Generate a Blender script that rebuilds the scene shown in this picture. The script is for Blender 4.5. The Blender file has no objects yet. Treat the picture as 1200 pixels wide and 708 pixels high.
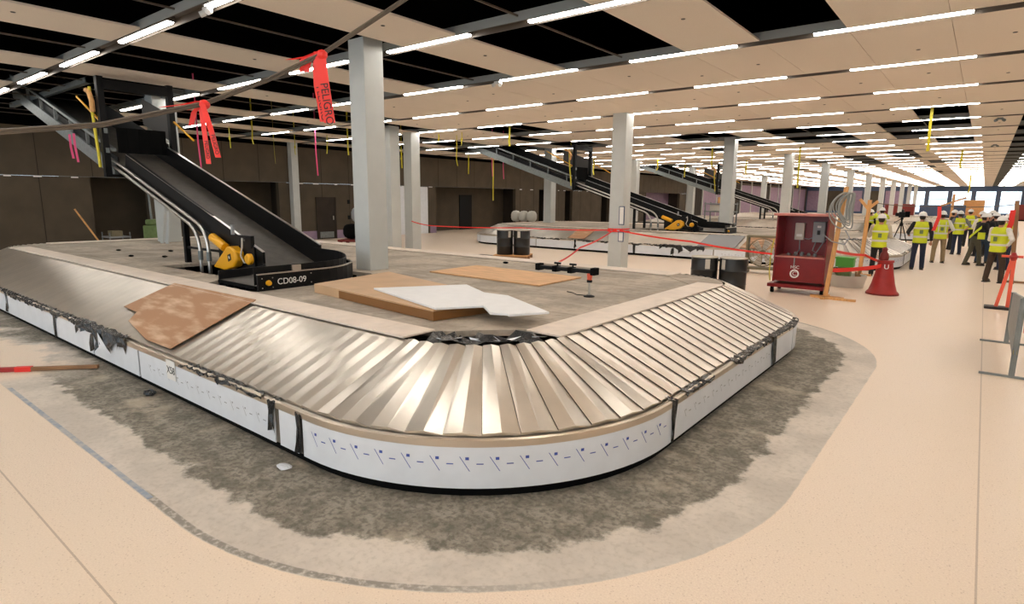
import bpy, bmesh, math, random
from mathutils import Vector, Matrix
R = random.Random(7)
SC = bpy.context.scene
COL = SC.collection
PI = math.pi

# ------------------------------------------------------------------ camera, world, exposure
CAM = (0.0, 0.0, 2.15)
AX = ((0.78346818, 0.11589863, -0.61052855), (0.62135838, -0.13098906, 0.7724996), (0.00955909, -0.98458589, -0.17464035))
cd = bpy.data.cameras.new('camera'); cd.sensor_width = 36; cd.lens = 690/1200*36; cd.clip_end = 400; cd.clip_start = .05
cam = bpy.data.objects.new('camera', cd); COL.objects.link(cam); SC.camera = cam
cam.matrix_world = Matrix(((AX[0][0], -AX[0][1], -AX[0][2], CAM[0]), (AX[1][0], -AX[1][1], -AX[1][2], CAM[1]),
                           (AX[2][0], -AX[2][1], -AX[2][2], CAM[2]), (0, 0, 0, 1)))
w = bpy.data.worlds.new('world'); SC.world = w; w.use_nodes = True
w.node_tree.nodes['Background'].inputs[0].default_value = (.74, .88, 1, 1)
w.node_tree.nodes['Background'].inputs[1].default_value = 2.4
SC.view_settings.view_transform = 'Standard'; SC.view_settings.look = 'None'
SC.view_settings.exposure = 0.0; SC.view_settings.gamma = 1.0; SC.view_settings.use_curve_mapping = False
SC.cycles.max_bounces = 6; SC.cycles.diffuse_bounces = 4; SC.cycles.glossy_bounces = 4; SC.cycles.transmission_bounces = 4
SC.cycles.sample_clamp_indirect = 8; SC.cycles.caustics_reflective = False; SC.cycles.caustics_refractive = False
BAR_POWER = 31.5

# ------------------------------------------------------------------ materials
def srgb(r, g, b):
    f = lambda c: c/12.92 if c <= .04045 else ((c+.055)/1.055)**2.4
    return (f(r/255), f(g/255), f(b/255), 1)
def mat(name, col, rough=.6, metal=0, vary=.0, scale=6, bump=0, bscale=80, spec=.5, stretch=None, col2=None, detail=4, lo=.35, hi=.65):
    m = bpy.data.materials.new(name); m.use_nodes = True
    nt = m.node_tree; b = nt.nodes['Principled BSDF']
    b.inputs['Base Color'].default_value = col; b.inputs['Roughness'].default_value = rough
    b.inputs['Metallic'].default_value = metal; b.inputs['Specular IOR Level'].default_value = spec
    if vary or col2 or bump:
        tc = nt.nodes.new('ShaderNodeTexCoord'); mp = nt.nodes.new('ShaderNodeMapping')
        nt.links.new(tc.outputs['Object'], mp.inputs[0])
        if stretch: mp.inputs['Scale'].default_value = stretch
    if vary or col2:
        n = nt.nodes.new('ShaderNodeTexNoise'); n.inputs['Scale'].default_value = scale; n.inputs['Detail'].default_value = detail
        nt.links.new(mp.outputs[0], n.inputs[0])
        rp = nt.nodes.new('ShaderNodeValToRGB'); nt.links.new(n.outputs[0], rp.inputs[0])
        c2 = col2 or tuple(min(1, c*(1+vary)) for c in col[:3])+(1,)
        c1 = col if col2 else tuple(c*(1-vary) for c in col[:3])+(1,)
        rp.color_ramp.elements[0].position = lo; rp.color_ramp.elements[1].position = hi
        rp.color_ramp.elements[0].color = c1; rp.color_ramp.elements[1].color = c2
        nt.links.new(rp.outputs[0], b.inputs['Base Color'])
    if bump:
        n2 = nt.nodes.new('ShaderNodeTexNoise'); n2.inputs['Scale'].default_value = bscale; n2.inputs['Detail'].default_value = 3
        nt.links.new(mp.outputs[0], n2.inputs[0])
        bp = nt.nodes.new('ShaderNodeBump'); bp.inputs['Strength'].default_value = bump; bp.inputs['Distance'].default_value = .02
        nt.links.new(n2.outputs[0], bp.inputs['Height']); nt.links.new(bp.outputs[0], b.inputs['Normal'])
    return m
def emit(name, col, s):
    m = bpy.data.materials.new(name); m.use_nodes = True; b = m.node_tree.nodes['Principled BSDF']
    b.inputs['Base Color'].default_value = (.8, .8, .8, 1); b.inputs['Emission Color'].default_value = col; b.inputs['Emission Strength'].default_value = s
    return m
M = {}
M['panel'] = mat('ceiling panel', srgb(245, 233, 218), .75, vary=.02, scale=40)
M['slot'] = mat('dark slot', srgb(92, 82, 72), .5)
M['galv'] = mat('galvanized steel', srgb(122, 128, 128), .5, .3, vary=.12, scale=12)
M['galvc'] = mat('ceiling steel', srgb(150, 152, 148), .55)
M['plenum'] = mat('plenum black', (.002, .002, .002, 1), 1, spec=0)
M['bar'] = emit('light bar', (1, .95, .88, 1), BAR_POWER)
M['housing'] = mat('lamp housing', srgb(60, 56, 52), .5)
M['column'] = mat('column paint', srgb(196, 199, 196), .45, vary=.03, scale=3)
M['wall'] = mat('brown wall', srgb(80, 70, 56), .85, vary=.10, scale=1.5)
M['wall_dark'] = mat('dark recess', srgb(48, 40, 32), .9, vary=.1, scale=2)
M['black'] = mat('black paint', (.004, .004, .0045, 1), .5, spec=.2)
M['blackmatt'] = mat('matt black', (.004, .004, .004, 1), .9, spec=.1)
M['purple'] = mat('lilac film', srgb(148, 126, 148), .6, vary=.08, scale=3)
M['steel'] = mat('stainless plates', (.73, .67, .59, 1), .29, .88, vary=.05, scale=3)
M['lip'] = mat('lip metal', (.62, .55, .46, 1), .32, 1.0)
M['film'] = mat('white film', srgb(226, 230, 236), .4, vary=.03, scale=5)
M['torn'] = mat('torn black plastic', (.012, .012, .013, 1), .25, bump=.6, bscale=25)
M['backing'] = mat('galvanized frame', srgb(120, 112, 100), .5, .4)
M['ledge'] = mat('pale board', srgb(232, 218, 204), .7, vary=.06, scale=5)
M['ply'] = mat('plywood', srgb(222, 176, 128), .65, vary=.12, scale=3, stretch=(1, 5, 1))
M['brown'] = mat('hardboard', srgb(178, 134, 98), .6, col2=srgb(214, 182, 152), scale=2.2, stretch=(1, 4, 2), detail=8, lo=.5, hi=.72)
M['cardboard'] = mat('cardboard', srgb(204, 168, 130), .55, vary=.06, scale=3)
M['tapeb'] = mat('packing tape', srgb(136, 92, 48), .3)
M['foam'] = mat('white panel', srgb(244, 245, 246), .55, vary=.02, scale=8)
M['belt'] = mat('rubber belt', srgb(84, 80, 74), .55, vary=.15, scale=7)
M['yellow'] = mat('yellow guard', srgb(238, 172, 22), .35)
M['pipe'] = mat('conduit', (.6, .58, .55, 1), .3, 1.0)
M['white'] = mat('white paint', srgb(238, 236, 232), .5)
M['redtape'] = mat('red danger tape', srgb(236, 52, 44), .4)
M['yeltape'] = mat('yellow caution tape', srgb(206, 190, 40), .45)
M['pink'] = mat('pink ribbon', srgb(226, 80, 130), .5)
M['cable'] = mat('grey cable', srgb(92, 82, 72), .5, vary=.1, scale=20)
M['cabred'] = mat('red enamel', srgb(126, 14, 18), .35, vary=.08, scale=4)
M['cabtop'] = mat('pale red lid', srgb(196, 120, 110), .5, vary=.1, scale=5)  # paler, pinker red than the cabinet body
M['greybox'] = mat('grey box', srgb(150, 152, 154), .45)
M['palebox'] = mat('pale box', srgb(205, 198, 186), .45)
M['wood'] = mat('lumber', srgb(214, 160, 100), .65, vary=.12, scale=4, stretch=(6, 6, 1))
M['darkwood'] = mat('weathered lumber', srgb(150, 112, 78), .7, vary=.12, scale=4)
M['conered'] = mat('red plastic', srgb(166, 42, 40), .45, vary=.08, scale=6)
M['orange'] = mat('orange plastic', srgb(238, 96, 66), .45)
M['drum'] = mat('black drum', (.012, .012, .012, 1), .3)
M['fanolive'] = mat('dusty fan', srgb(124, 114, 88), .6, vary=.12, scale=8)
M['green'] = mat('green plastic', srgb(86, 170, 70), .5)
M['olive'] = mat('olive machine', srgb(110, 130, 80), .5, vary=.15, scale=9)
M['clear'] = mat('cloudy plastic', srgb(200, 196, 186), .3)
M['blue'] = mat('blue line', srgb(150, 160, 176), .8, col2=srgb(190, 186, 180), scale=14)
M['bluem'] = mat('blue print', srgb(70, 90, 170), .6)
M['ink'] = mat('black ink', (.01, .01, .01, 1), .6)
M['barric'] = mat('grey barricade', srgb(128, 132, 130), .5, vary=.1, scale=5)
M['vest'] = mat('yellow vest', srgb(214, 224, 40), .6, vary=.05, scale=8)
M['reflect'] = mat('reflective band', srgb(226, 224, 214), .35)
M['skin'] = mat('skin', srgb(196, 140, 112), .55)
M['hat'] = mat('white hard hat', srgb(240, 238, 234), .3)
M['hair'] = mat('dark hair', srgb(40, 30, 24), .7)
M['shoe'] = mat('dark shoe', srgb(34, 28, 24), .5)
M['cyan'] = mat('blue steel', srgb(64, 84, 116), .5)
M['winframe'] = mat('window frame', srgb(70, 80, 100), .5)
M['concrete_dark'] = mat('soil bank', srgb(120, 112, 92), .9, vary=.2, scale=2)
M['rust'] = mat('rust red', srgb(120, 40, 34), .6)
def cloth(r, g, b): return mat('cloth', srgb(r, g, b), .8, vary=.08, scale=10)
M['glass'] = mat('window glass', (1, 1, 1, 1), .02)
_nt = M['glass'].node_tree; _mx = _nt.nodes.new('ShaderNodeMixShader'); _tr = _nt.nodes.new('ShaderNodeBsdfTransparent'); _gl = _nt.nodes.new('ShaderNodeBsdfGlossy'); _gl.inputs['Roughness'].default_value = .02
_mx.inputs[0].default_value = .08; _nt.links.new(_tr.outputs[0], _mx.inputs[1]); _nt.links.new(_gl.outputs[0], _mx.inputs[2]); _nt.links.new(_mx.outputs[0], _nt.nodes['Material Output'].inputs[0])

def node_math(nt, op, a, b=None, clamp=False):
    n = nt.nodes.new('ShaderNodeMath'); n.operation = op; n.use_clamp = clamp
    for k, v in ((0, a), (1, b)):
        if v is None: continue
        if hasattr(v, 'node'): nt.links.new(v, n.inputs[k])
        else: n.inputs[k].default_value = v
    return n.outputs[0]
def mixc(nt, fac, a, b):
    n = nt.nodes.new('ShaderNodeMix'); n.data_type = 'RGBA'
    if hasattr(fac, 'node'): nt.links.new(fac, n.inputs[0])
    else: n.inputs[0].default_value = fac
    for k, v in ((6, a), (7, b)):
        if hasattr(v, 'node'): nt.links.new(v, n.inputs[k])
        else: n.inputs[k].default_value = v
    return n.outputs[2]
def noise(nt, vec, scale, detail=4, rough=.6):
    n = nt.nodes.new('ShaderNodeTexNoise'); n.inputs['Scale'].default_value = scale; n.inputs['Detail'].default_value = detail; n.inputs['Roughness'].default_value = rough
    nt.links.new(vec, n.inputs[0]); return n.outputs[0]
def step(nt, v, lo, hi):
    n = nt.nodes.new('ShaderNodeMapRange'); n.interpolation_type = 'SMOOTHSTEP'
    nt.links.new(v, n.inputs[0]); n.inputs[1].default_value = lo; n.inputs[2].default_value = hi; return n.outputs[0]
# carousel lip outline: rounded rectangle
CX, CY, HX, HY, RL = -10.8, 6.6, 8.9, 4.13, 2.05
def floor_material():
    m = bpy.data.materials.new('terrazzo and bare concrete'); m.use_nodes = True; nt = m.node_tree; b = nt.nodes['Principled BSDF']
    tc = nt.nodes.new('ShaderNodeTexCoord'); P = tc.outputs['Object']
    sep = nt.nodes.new('ShaderNodeSeparateXYZ'); nt.links.new(P, sep.inputs[0]); X, Y = sep.outputs[0], sep.outputs[1]
    mm = lambda op, a, b_=None, c=False: node_math(nt, op, a, b_, c)
    qx = mm('ADD', mm('ABSOLUTE', mm('SUBTRACT', X, CX)), RL-HX); qy = mm('ADD', mm('ABSOLUTE', mm('SUBTRACT', Y, CY)), RL-HY)
    px, py = mm('MAXIMUM', qx, 0.), mm('MAXIMUM', qy, 0.)
    d = mm('SUBTRACT', mm('ADD', mm('SQRT', mm('ADD', mm('MULTIPLY', px, px), mm('MULTIPLY', py, py))), mm('MINIMUM', mm('MAXIMUM', qx, qy), 0.)), RL)
    # terrazzo
    n1 = noise(nt, P, 90, 3); n2 = noise(nt, P, .5, 3)
    ter = mixc(nt, step(nt, n1, .38, .62), srgb(230, 210, 190), srgb(242, 224, 204))
    ter = mixc(nt, step(nt, n2, .35, .65), ter, mixc(nt, .5, ter, srgb(234, 216, 194)))
    vo = nt.nodes.new('ShaderNodeTexVoronoi'); vo.inputs['Scale'].default_value = 34; nt.links.new(P, vo.inputs[0])
    ter = mixc(nt, mm('MULTIPLY', mm('LESS_THAN', vo.outputs[0], .16), .35), ter, srgb(170, 140, 116))
    # joints
    def joint(v, c): return mm('LESS_THAN', mm('ABSOLUTE', mm('SUBTRACT', v, c)), .006)
    j = mm('MAXIMUM', joint(X, .21), mm('MAXIMUM', joint(Y, .9), joint(X, 3.3)))
    ter = mixc(nt, mm('MULTIPLY', j, .5), ter, srgb(150, 126, 104))
    # skim coat band
    n3 = noise(nt, P, 1.6, 6); n4 = noise(nt, P, 22, 5); n5 = noise(nt, P, 5, 6, .7)
    skim = mixc(nt, step(nt, n3, .4, .62), srgb(202, 193, 182), srgb(218, 208, 196))
    skim = mixc(nt, mm('MULTIPLY', step(nt, n4, .45, .7), .35), skim, srgb(172, 161, 146))
    rough_c = mixc(nt, step(nt, n5, .36, .64), srgb(122, 117, 106), srgb(160, 153, 140))
    rough_c = mixc(nt, mm('MULTIPLY', step(nt, n4, .44, .62), .7), rough_c, srgb(100, 97, 87))
    rough_c = mixc(nt, mm('MULTIPLY', step(nt, n3, .54, .68), .6), rough_c, srgb(198, 184, 164))
    dn = mm('ADD', d, mm('MULTIPLY', mm('SUBTRACT', n3, .5), .55)); dn = mm('ADD', dn, mm('MULTIPLY', mm('SUBTRACT', n5, .5), .22))
    inner = mm('SUBTRACT', 1., step(nt, dn, .60, .67))
    left = step(nt, X, -9.5, -7.6)                      # the dark patch thins out along the straight arm
    n6 = noise(nt, P, 1.1, 5)
    thin = mm('MAXIMUM', left, step(nt, mm('ADD', n6, mm('MULTIPLY', d, -.5)), .32, .46))
    inner = mm('MULTIPLY', inner, thin)
    band = mm('SUBTRACT', 1., step(nt, mm('ADD', d, mm('MULTIPLY', mm('SUBTRACT', n5, .5), .03)), 1.02, 1.035))
    bandl = mm('MULTIPLY', band, mm('MAXIMUM', step(nt, X, -8.9, -8.5), step(nt, mm('ADD', n6, mm('MULTIPLY', d, -.6)), .2, .3)))
    edge = mm('MULTIPLY', mm('MULTIPLY', step(nt, d, .965, .975), mm('SUBTRACT', 1., step(nt, d, 1.015, 1.03))), mm('MULTIPLY', step(nt, X, -4.8, -4.4), mm('SUBTRACT', 1., step(nt, X, -2.6, -1.2))))
    skim = mixc(nt, mm('MULTIPLY', edge, step(nt, n4, .3, .55)), skim, srgb(150, 143, 133))
    c = mixc(nt, bandl, ter, skim); c = mixc(nt, inner, c, rough_c)
    nt.links.new(c, b.inputs['Base Color'])
    rg = mixc(nt, bandl, (.42, .42, .42, 1), (.85, .85, .85, 1)); nt.links.new(rg, b.inputs['Roughness'])
    b.inputs['Specular IOR Level'].default_value = .35
    bp = nt.nodes.new('ShaderNodeBump'); bp.inputs['Distance'].default_value = .02
    nt.links.new(mm('MULTIPLY', inner, .5), bp.inputs['Strength']); nt.links.new(n4, bp.inputs['Height']); nt.links.new(bp.outputs[0], b.inputs['Normal'])
    return m
M['floor'] = floor_material()
def deck_material():
    m = bpy.data.materials.new('dusty deck concrete'); m.use_nodes = True; nt = m.node_tree; b = nt.nodes['Principled BSDF']
    tc = nt.nodes.new('ShaderNodeTexCoord'); P = tc.outputs['Object']
    n1 = noise(nt, P, 1.3, 6); n2 = noise(nt, P, 9, 5); n3 = noise(nt, P, 45, 3)
    c = mixc(nt, step(nt, n1, .35, .65), srgb(166, 156, 143), srgb(200, 188, 172))
    c = mixc(nt, node_math(nt, 'MULTIPLY', step(nt, n2, .45, .7), .45), c, srgb(140, 131, 119))
    c = mixc(nt, node_math(nt, 'MULTIPLY', step(nt, n3, .5, .7), .25), c, srgb(206, 190, 170))
    mp = nt.nodes.new('ShaderNodeMapping'); mp.inputs['Scale'].default_value = (.5, 5, 1); nt.links.new(P, mp.inputs[0])
    n4 = noise(nt, mp.outputs[0], 1.2, 5)
    c = mixc(nt, node_math(nt, 'MULTIPLY', step(nt, n4, .5, .66), .4), c, srgb(136, 127, 115))
    nt.links.new(c, b.inputs['Base Color']); b.inputs['Roughness'].default_value = .85; b.inputs['Specular IOR Level'].default_value = .2
    return m
M['deck'] = deck_material()

# ------------------------------------------------------------------ mesh building
class MB:
    def __init__(s): s.v = []; s.f = []; s.mi = []; s.cur = 0
    def add(s, vs, fs):
        o = len(s.v); s.v += [tuple(v) for v in vs]; s.f += [tuple(i+o for i in f) for f in fs]; s.mi += [s.cur]*len(fs); return s
    def box(s, x0, x1, y0, y1, z0, z1, m=None):
        vs = [Vector((x, y, z)) for z in (z0, z1) for y in (y0, y1) for x in (x0, x1)]
        if m: vs = [m @ v for v in vs]
        return s.add(vs, [(0, 2, 3, 1), (4, 5, 7, 6), (0, 1, 5, 4), (2, 6, 7, 3), (0, 4, 6, 2), (1, 3, 7, 5)])
    def beam(s, a, b, wx, wz, up=(0, 0, 1)):
        a, b = Vector(a), Vector(b); d = (b-a).normalized(); u = Vector(up)
        if abs(d.dot(u)) > .95: u = Vector((1, 0, 0))
        r = d.cross(u).normalized(); u = r.cross(d)
        vs = [p + r*i*wx/2 + u*j*wz/2 for p in (a, b) for i, j in ((-1, -1), (1, -1), (1, 1), (-1, 1))]
        return s.add(vs, [(3, 2, 1, 0), (4, 5, 6, 7), (0, 1, 5, 4), (1, 2, 6, 5), (2, 3, 7, 6), (3, 0, 4, 7)])
    def tube(s, pts, r, n=8, caps=True, sx=1.0):
        pts = [Vector(p) for p in pts]; rs = r if isinstance(r, (list, tuple)) else [r]*len(pts)
        o = len(s.v); up = None; rings = []
        for i, p in enumerate(pts):
            d = (pts[min(i+1, len(pts)-1)] - pts[max(i-1, 0)])
            d = d.normalized() if d.length > 1e-9 else Vector((0, 0, 1))
            if up is None:
                up = Vector((0, 0, 1)) if abs(d.z) < .9 else Vector((0, 1, 0))
            x = d.cross(up)
            x = x.normalized() if x.length > 1e-6 else Vector((1, 0, 0)); up = x.cross(d).normalized()
            rings.append([p + (x*math.cos(t)*sx + up*math.sin(t))*rs[i] for t in (2*PI*k/n for k in range(n))])
        vs = [v for ring in rings for v in ring]; fs = []
        for i in range(len(pts)-1):
            for k in range(n): fs.append((i*n+k, i*n+(k+1) % n, (i+1)*n+(k+1) % n, (i+1)*n+k))
        if caps: fs.append(tuple(range(n-1, -1, -1))); fs.append(tuple((len(pts)-1)*n+k for k in range(n)))
        return s.add(vs, fs)
    def cyl(s, a, b, r, n=16, r2=None): return s.tube([a, b], [r, r if r2 is None else r2], n)
    def lathe(s, prof, c=(0, 0, 0), n=24, m=None):
        vs = []; k = len(prof)
        for i in range(n):
            t = 2*PI*i/n
            for r, z in prof: 
                v = Vector((r*math.cos(t), r*math.sin(t), z))
                vs.append((m @ v if m else v) + Vector(c))
        fs = [(i*k+j, ((i+1) % n)*k+j, ((i+1) % n)*k+j+1, i*k+j+1) for i in range(n) for j in range(k-1)]
        return s.add(vs, fs)
    def ball(s, c, rx, ry=None, rz=None, n=12, m=None):
        ry = ry or rx; rz = rz or rx; h = n//2
        prof = [(math.sin(PI*j/h), -math.cos(PI*j/h)) for j in range(h+1)]
        vs = []
        for i in range(n):
            t = 2*PI*i/n
            for r, z in prof:
                v = Vector((r*math.cos(t)*rx, r*math.sin(t)*ry, z*rz)); v = m @ v if m else v
                vs.append(v + Vector(c))
        k = h+1
        return s.add(vs, [(i*k+j, ((i+1) % n)*k+j, ((i+1) % n)*k+j+1, i*k+j+1) for i in range(n) for j in range(h)])
    def prism(s, poly, z0, z1, m=None):
        n = len(poly); vs = [Vector((x, y, z0)) for x, y in poly] + [Vector((x, y, z1)) for x, y in poly]
        if m: vs = [m @ v for v in vs]
        return s.add(vs, [tuple(range(n-1, -1, -1)), tuple(range(n, 2*n))] + [(i, (i+1) % n, n+(i+1) % n, n+i) for i in range(n)])
    def grid(s, rows):
        n = len(rows[0]); return s.add([p for r in rows for p in r], [(i*n+j, i*n+j+1, (i+1)*n+j+1, (i+1)*n+j) for i in range(len(rows)-1) for j in range(n-1)])
    def ribbon(s, pts, wv, width, t=.003):
        wv = Vector(wv).normalized()*width/2; pts = [Vector(p) for p in pts]; rows = []
        for i, p in enumerate(pts):
            d = (pts[min(i+1, len(pts)-1)]-pts[max(i-1, 0)]).normalized(); nn = d.cross(wv).normalized()*t/2
            rows.append([p-wv-nn, p+wv-nn, p+wv+nn, p-wv+nn, p-wv-nn])
        s.grid(rows); o = len(s.v)
        s.f += [(o-5, o-4, o-3, o-2)]; s.mi += [s.cur]; k = o-5*len(rows); s.f += [(k+3, k+2, k+1, k)]; s.mi += [s.cur]
        return s
    def build(s, name, material, parent=None, smooth=False, bevel=0, solid=0, loc=None):
        me = bpy.data.meshes.new(name); me.from_pydata(s.v, [], s.f); me.validate()
        for m_ in (material if isinstance(material, list) else [material]): me.materials.append(m_)
        if isinstance(material, list) and len(me.polygons) == len(s.mi): me.polygons.foreach_set('material_index', s.mi)
        bm = bmesh.new(); bm.from_mesh(me); bmesh.ops.recalc_face_normals(bm, faces=bm.faces); bm.to_mesh(me); bm.free()
        o = bpy.data.objects.new(name, me); COL.objects.link(o)
        if loc: o.location = loc
        if smooth:
            me.polygons.foreach_set('use_smooth', [True]*len(me.polygons)); me.set_sharp_from_angle(angle=math.radians(40))
        if bevel:
            b = o.modifiers.new('bevel', 'BEVEL'); b.width = bevel; b.segments = 2; b.limit_method = 'ANGLE'
        if solid:
            b = o.modifiers.new('solid', 'SOLIDIFY'); b.thickness = solid
        if parent: o.parent = parent
        return o
def tag(o, label, cat, group=None, kind=None):
    if label: o['label'] = label
    if cat: o['category'] = cat
    if group: o['group'] = group
    if kind: o['kind'] = kind
    return o
def thing(name, label, cat, loc=(0, 0, 0), rz=0, group=None):
    o = bpy.data.objects.new(name, None); COL.objects.link(o); o.location = loc; o.rotation_euler = (0, 0, rz); o.empty_display_size = .1
    return tag(o, label, cat, group)
def struct(o): o['kind'] = 'structure'; return o
def copy_tree(o, parent=None, skip=()):
    c = o.copy(); COL.objects.link(c)
    if parent: c.parent = parent; c.matrix_parent_inverse = o.matrix_parent_inverse.copy()
    for ch in list(o.children):
        if not ch.name.startswith(skip) or not skip: copy_tree(ch, c, skip)
    return c
def text_mesh(body, size, name, material, parent, mtx, depth=.002):
    cu = bpy.data.curves.new(name, 'FONT'); cu.body = body; cu.size = size; cu.extrude = depth; cu.align_x = 'CENTER'; cu.align_y = 'CENTER'
    t = bpy.data.objects.new(name, cu); COL.objects.link(t)
    dg = bpy.context.evaluated_depsgraph_get(); me = bpy.data.meshes.new_from_object(t.evaluated_get(dg))
    bpy.data.objects.remove(t); bpy.data.curves.remove(cu)
    me.materials.clear(); me.materials.append(material)
    o = bpy.data.objects.new(name, me); COL.objects.link(o); o.matrix_world = mtx
    if parent: o.parent = parent; o.matrix_local = mtx
    return o
def frame_mtx(o, x, y):
    x = Vector(x).normalized(); z = x.cross(Vector(y)).normalized(); y = z.cross(x)
    return Matrix(((x.x, y.x, z.x, o[0]), (x.y, y.y, z.y, o[1]), (x.z, y.z, z.z, o[2]), (0, 0, 0, 1)))
F0 = 690.0
def proj(p):
    d = [p[i]-CAM[i] for i in range(3)]; c = [sum(AX[r][k]*d[r] for r in range(3)) for k in range(3)]
    return (600+F0*c[0]/c[2], 354+F0*c[1]/c[2]) if c[2] > .1 else (-9999, -9999)
def inframe(p, mg=0):
    x, y = proj(p); return -mg < x < 1200+mg and -mg < y < 708+mg
def ordinal(n):
    a = ['first', 'second', 'third', 'fourth', 'fifth', 'sixth', 'seventh', 'eighth', 'ninth', 'tenth', 'eleventh', 'twelfth', 'thirteenth', 'fourteenth', 'fifteenth', 'sixteenth', 'seventeenth', 'eighteenth', 'nineteenth', 'twentieth']
    if n <= 20: return a[n-1]
    t = {2: 'twenty', 3: 'thirty', 4: 'forty'}[n//10]; return t+('-'+a[n % 10-1] if n % 10 else '') if n % 10 else {2: 'twentieth', 3: 'thirtieth', 4: 'fortieth'}[n//10]

# ------------------------------------------------------------------ structure
XL, XR, YB, YF, ZC = -26.0, 9.0, -9.0, 120.0, 4.6
struct(MB().box(XL-4, XR+.3, YB-.3, YF+6, -.2, 0).build('floor', M['floor']))
MOD, X0, LP, Y0 = 1.205, -.65, 3.07, 4.05
def tan_cell(k, i):
    if i < 0: return i > -2 or i < -2
    h = (i*7919+k*104729+i*k*31) % 97
    if k <= -1: return i < 3 or i % 3 == 2
    if k == 0: return i < 3 or i in (5, 8, 11)
    if k == 1: return i != 1 and (i in (0, 2) or i % 3 == 2)
    if k == 2: return i <= 11 or i % 3 == 2
    if k == 3: return i <= 12 or i % 3 == 2
    if (k, i) in ((5, 0), (6, 1), (7, 1), (8, 0), (6, 3), (6, 4), (7, 3), (7, 4), (6, 6), (6, 7), (4, 10), (4, 11), (6, 11), (6, 12), (5, 12), (10, 2), (11, 2), (13, 1)): return False
    if k in (6, 12) and 14 <= i <= 18: return False
    if k in (4, 5): return i <= 13 or i % 3 == 2
    if k <= 8: return h > 8
    return h > 10
KMIN, KMAX = -5, 37
cp = MB(); hw = .135
for k in range(KMIN, KMAX+1):
    ya, yb = Y0+LP*k+hw, Y0+LP*(k+1)-hw
    for i in range(-7, 21):
        if i == -2: continue
        xb, xa = X0-MOD*i-.004, X0-MOD*(i+1)+.004
        if tan_cell(k, i): cp.box(xa, xb, ya, yb, ZC, ZC+.03)
struct(cp.build('ceiling', M['panel']))
struct(MB().box(XL-4, XR+.3, YB-.3, YF+.3, 5.9, 6.1).build('ceiling_slab', M['plenum']))
sl, gv = MB(), MB()
for k in range(KMIN, KMAX+2):
    y = Y0+LP*k
    sl.box(XL, XR, y-hw+.012, y+hw-.012, ZC+.10, ZC+.115)
    for sgn in (-1, 1):
        a, b = sorted((y+sgn*hw, y+sgn*(hw-.005))); gv.box(XL, XR, a, b, ZC+.002, ZC+.13); a, b = sorted((y+sgn*(hw-.005), y+sgn*(hw-.014))); sl.box(XL, XR, a, b, ZC-.004, ZC+.12)
struct(sl.build('ceiling_trim', M['slot'])); struct(gv.build('ceiling_trim', M['galvc']))
# hanger struts crossing the open bays
hs = MB()
for k in range(-2, 9):
    for i in range(0, 20):
        if not tan_cell(k, i) and not tan_cell(k, i+1):
            x = X0-MOD*(i+1)
            hs.box(x-.012, x+.012, Y0+LP*k+hw, Y0+LP*(k+1)-hw, ZC+.06, ZC+.085)
struct(hs.build('ceiling_trim', M['slot']))
dv = MB(); fix = []
for k in range(-1, 12):
    for i in range(-1, 20):
        if tan_cell(k, i) and (i*5+k*3) % 4 < 3:
            x = X0-MOD*(i+.5); y = Y0+LP*(k+.5); dv.lathe([(.0, 0), (.028, 0), (.032, .006), (.0, .006)], (x+.1, y+.4*((i+k) % 3-1), ZC-.006), 10)
struct(dv.build('ceiling_trim', M['housing']))

# light bars
BL, BP = 1.9, 3.05
def bar_meshes():
    h = MB().box(-BL/2-.01, BL/2+.01, -.065, .065, .012, .09)
    ho = h.build('ceiling_light', M['housing'])
    d = MB(); n = 6; sec = [(-.042, .02), (-.042, 0), (-.034, -.012), (.034, -.012), (.042, 0), (.042, .02)]
    d.add([(x, y, z) for x in (-BL/2, BL/2) for y, z in sec], [tuple(range(5, -1, -1)), tuple(range(6, 12))]+[(i, (i+1) % 6, 6+(i+1) % 6, 6+i) for i in range(6)])
    do = d.build('diffuser', M['bar'], ho)
    return ho, do
ho, do = bar_meshes(); first = True; offb = MB(); nbar = 0
for k in range(-4, KMAX+2):
    y = Y0+LP*k; vis = []; 
    for field, xs in (('main', [-1.36-BP*j for j in range(0, 8)]), ('side', [2.15, 5.2])):
        c = 0
        for x in xs:
            seen = k >= 0 and (inframe((x-.6, y, ZC)) or inframe((x+.6, y, ZC)))
            if seen and k <= 25:
                c += 1
                if first: o = ho; dd = do; first = False
                else:
                    o = ho.copy(); COL.objects.link(o); dd = do.copy(); COL.objects.link(dd); dd.parent = o
                o.location = (x, y, ZC+.005); nbar += 1
                lab = f'white bar ceiling light, {ordinal(c)} from the right in the {ordinal(k+1)} row from the camera' if field == 'main' else f'white bar ceiling light right of the ceiling gap, {ordinal(c)} one in the {ordinal(k+1)} row'
                tag(o, lab, 'ceiling light', 'bar lights in rows on the ceiling')
            else:
                offb.box(x-BL/2, x+BL/2, y-.042, y+.042, ZC-.006, ZC+.02)  # includes unseen bars behind and beside the camera, added for light and reflections
tag(offb.build('other_ceiling_lights', M['bar']), 'rows of white bar lights at the far end of the hall and out of view', 'ceiling lights', None, 'stuff')

# columns
def column(x, y, s=.45, z0=0.0):
    m = MB().box(-s/2, s/2, -s/2, s/2, 0, ZC+.1-z0)
    m.box(-s/2-.012, s/2+.012, -s/2-.012, s/2+.012, 0, .02)
    o = m.build('column', M['column'], None, bevel=.012); o.location = (x, y, z0); return struct(o)
for x, y in [(-8.4, 6.62), (-17.35, 6.85), (-17.8, 16.1), (-17.55, 14.85), (-8.62, 16.1), (-8.62, 25.6), (-17.8, 25.6), (-17.8, 35.1), (-17.8, 44.6), (-17.8, 54), (-17.8, 63.6)] + [(-8.62, 35.1+9.47*j) for j in range(9)]:
    column(x, y, .40 if (x, y) == (-8.4, 6.62) else .45)
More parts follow.
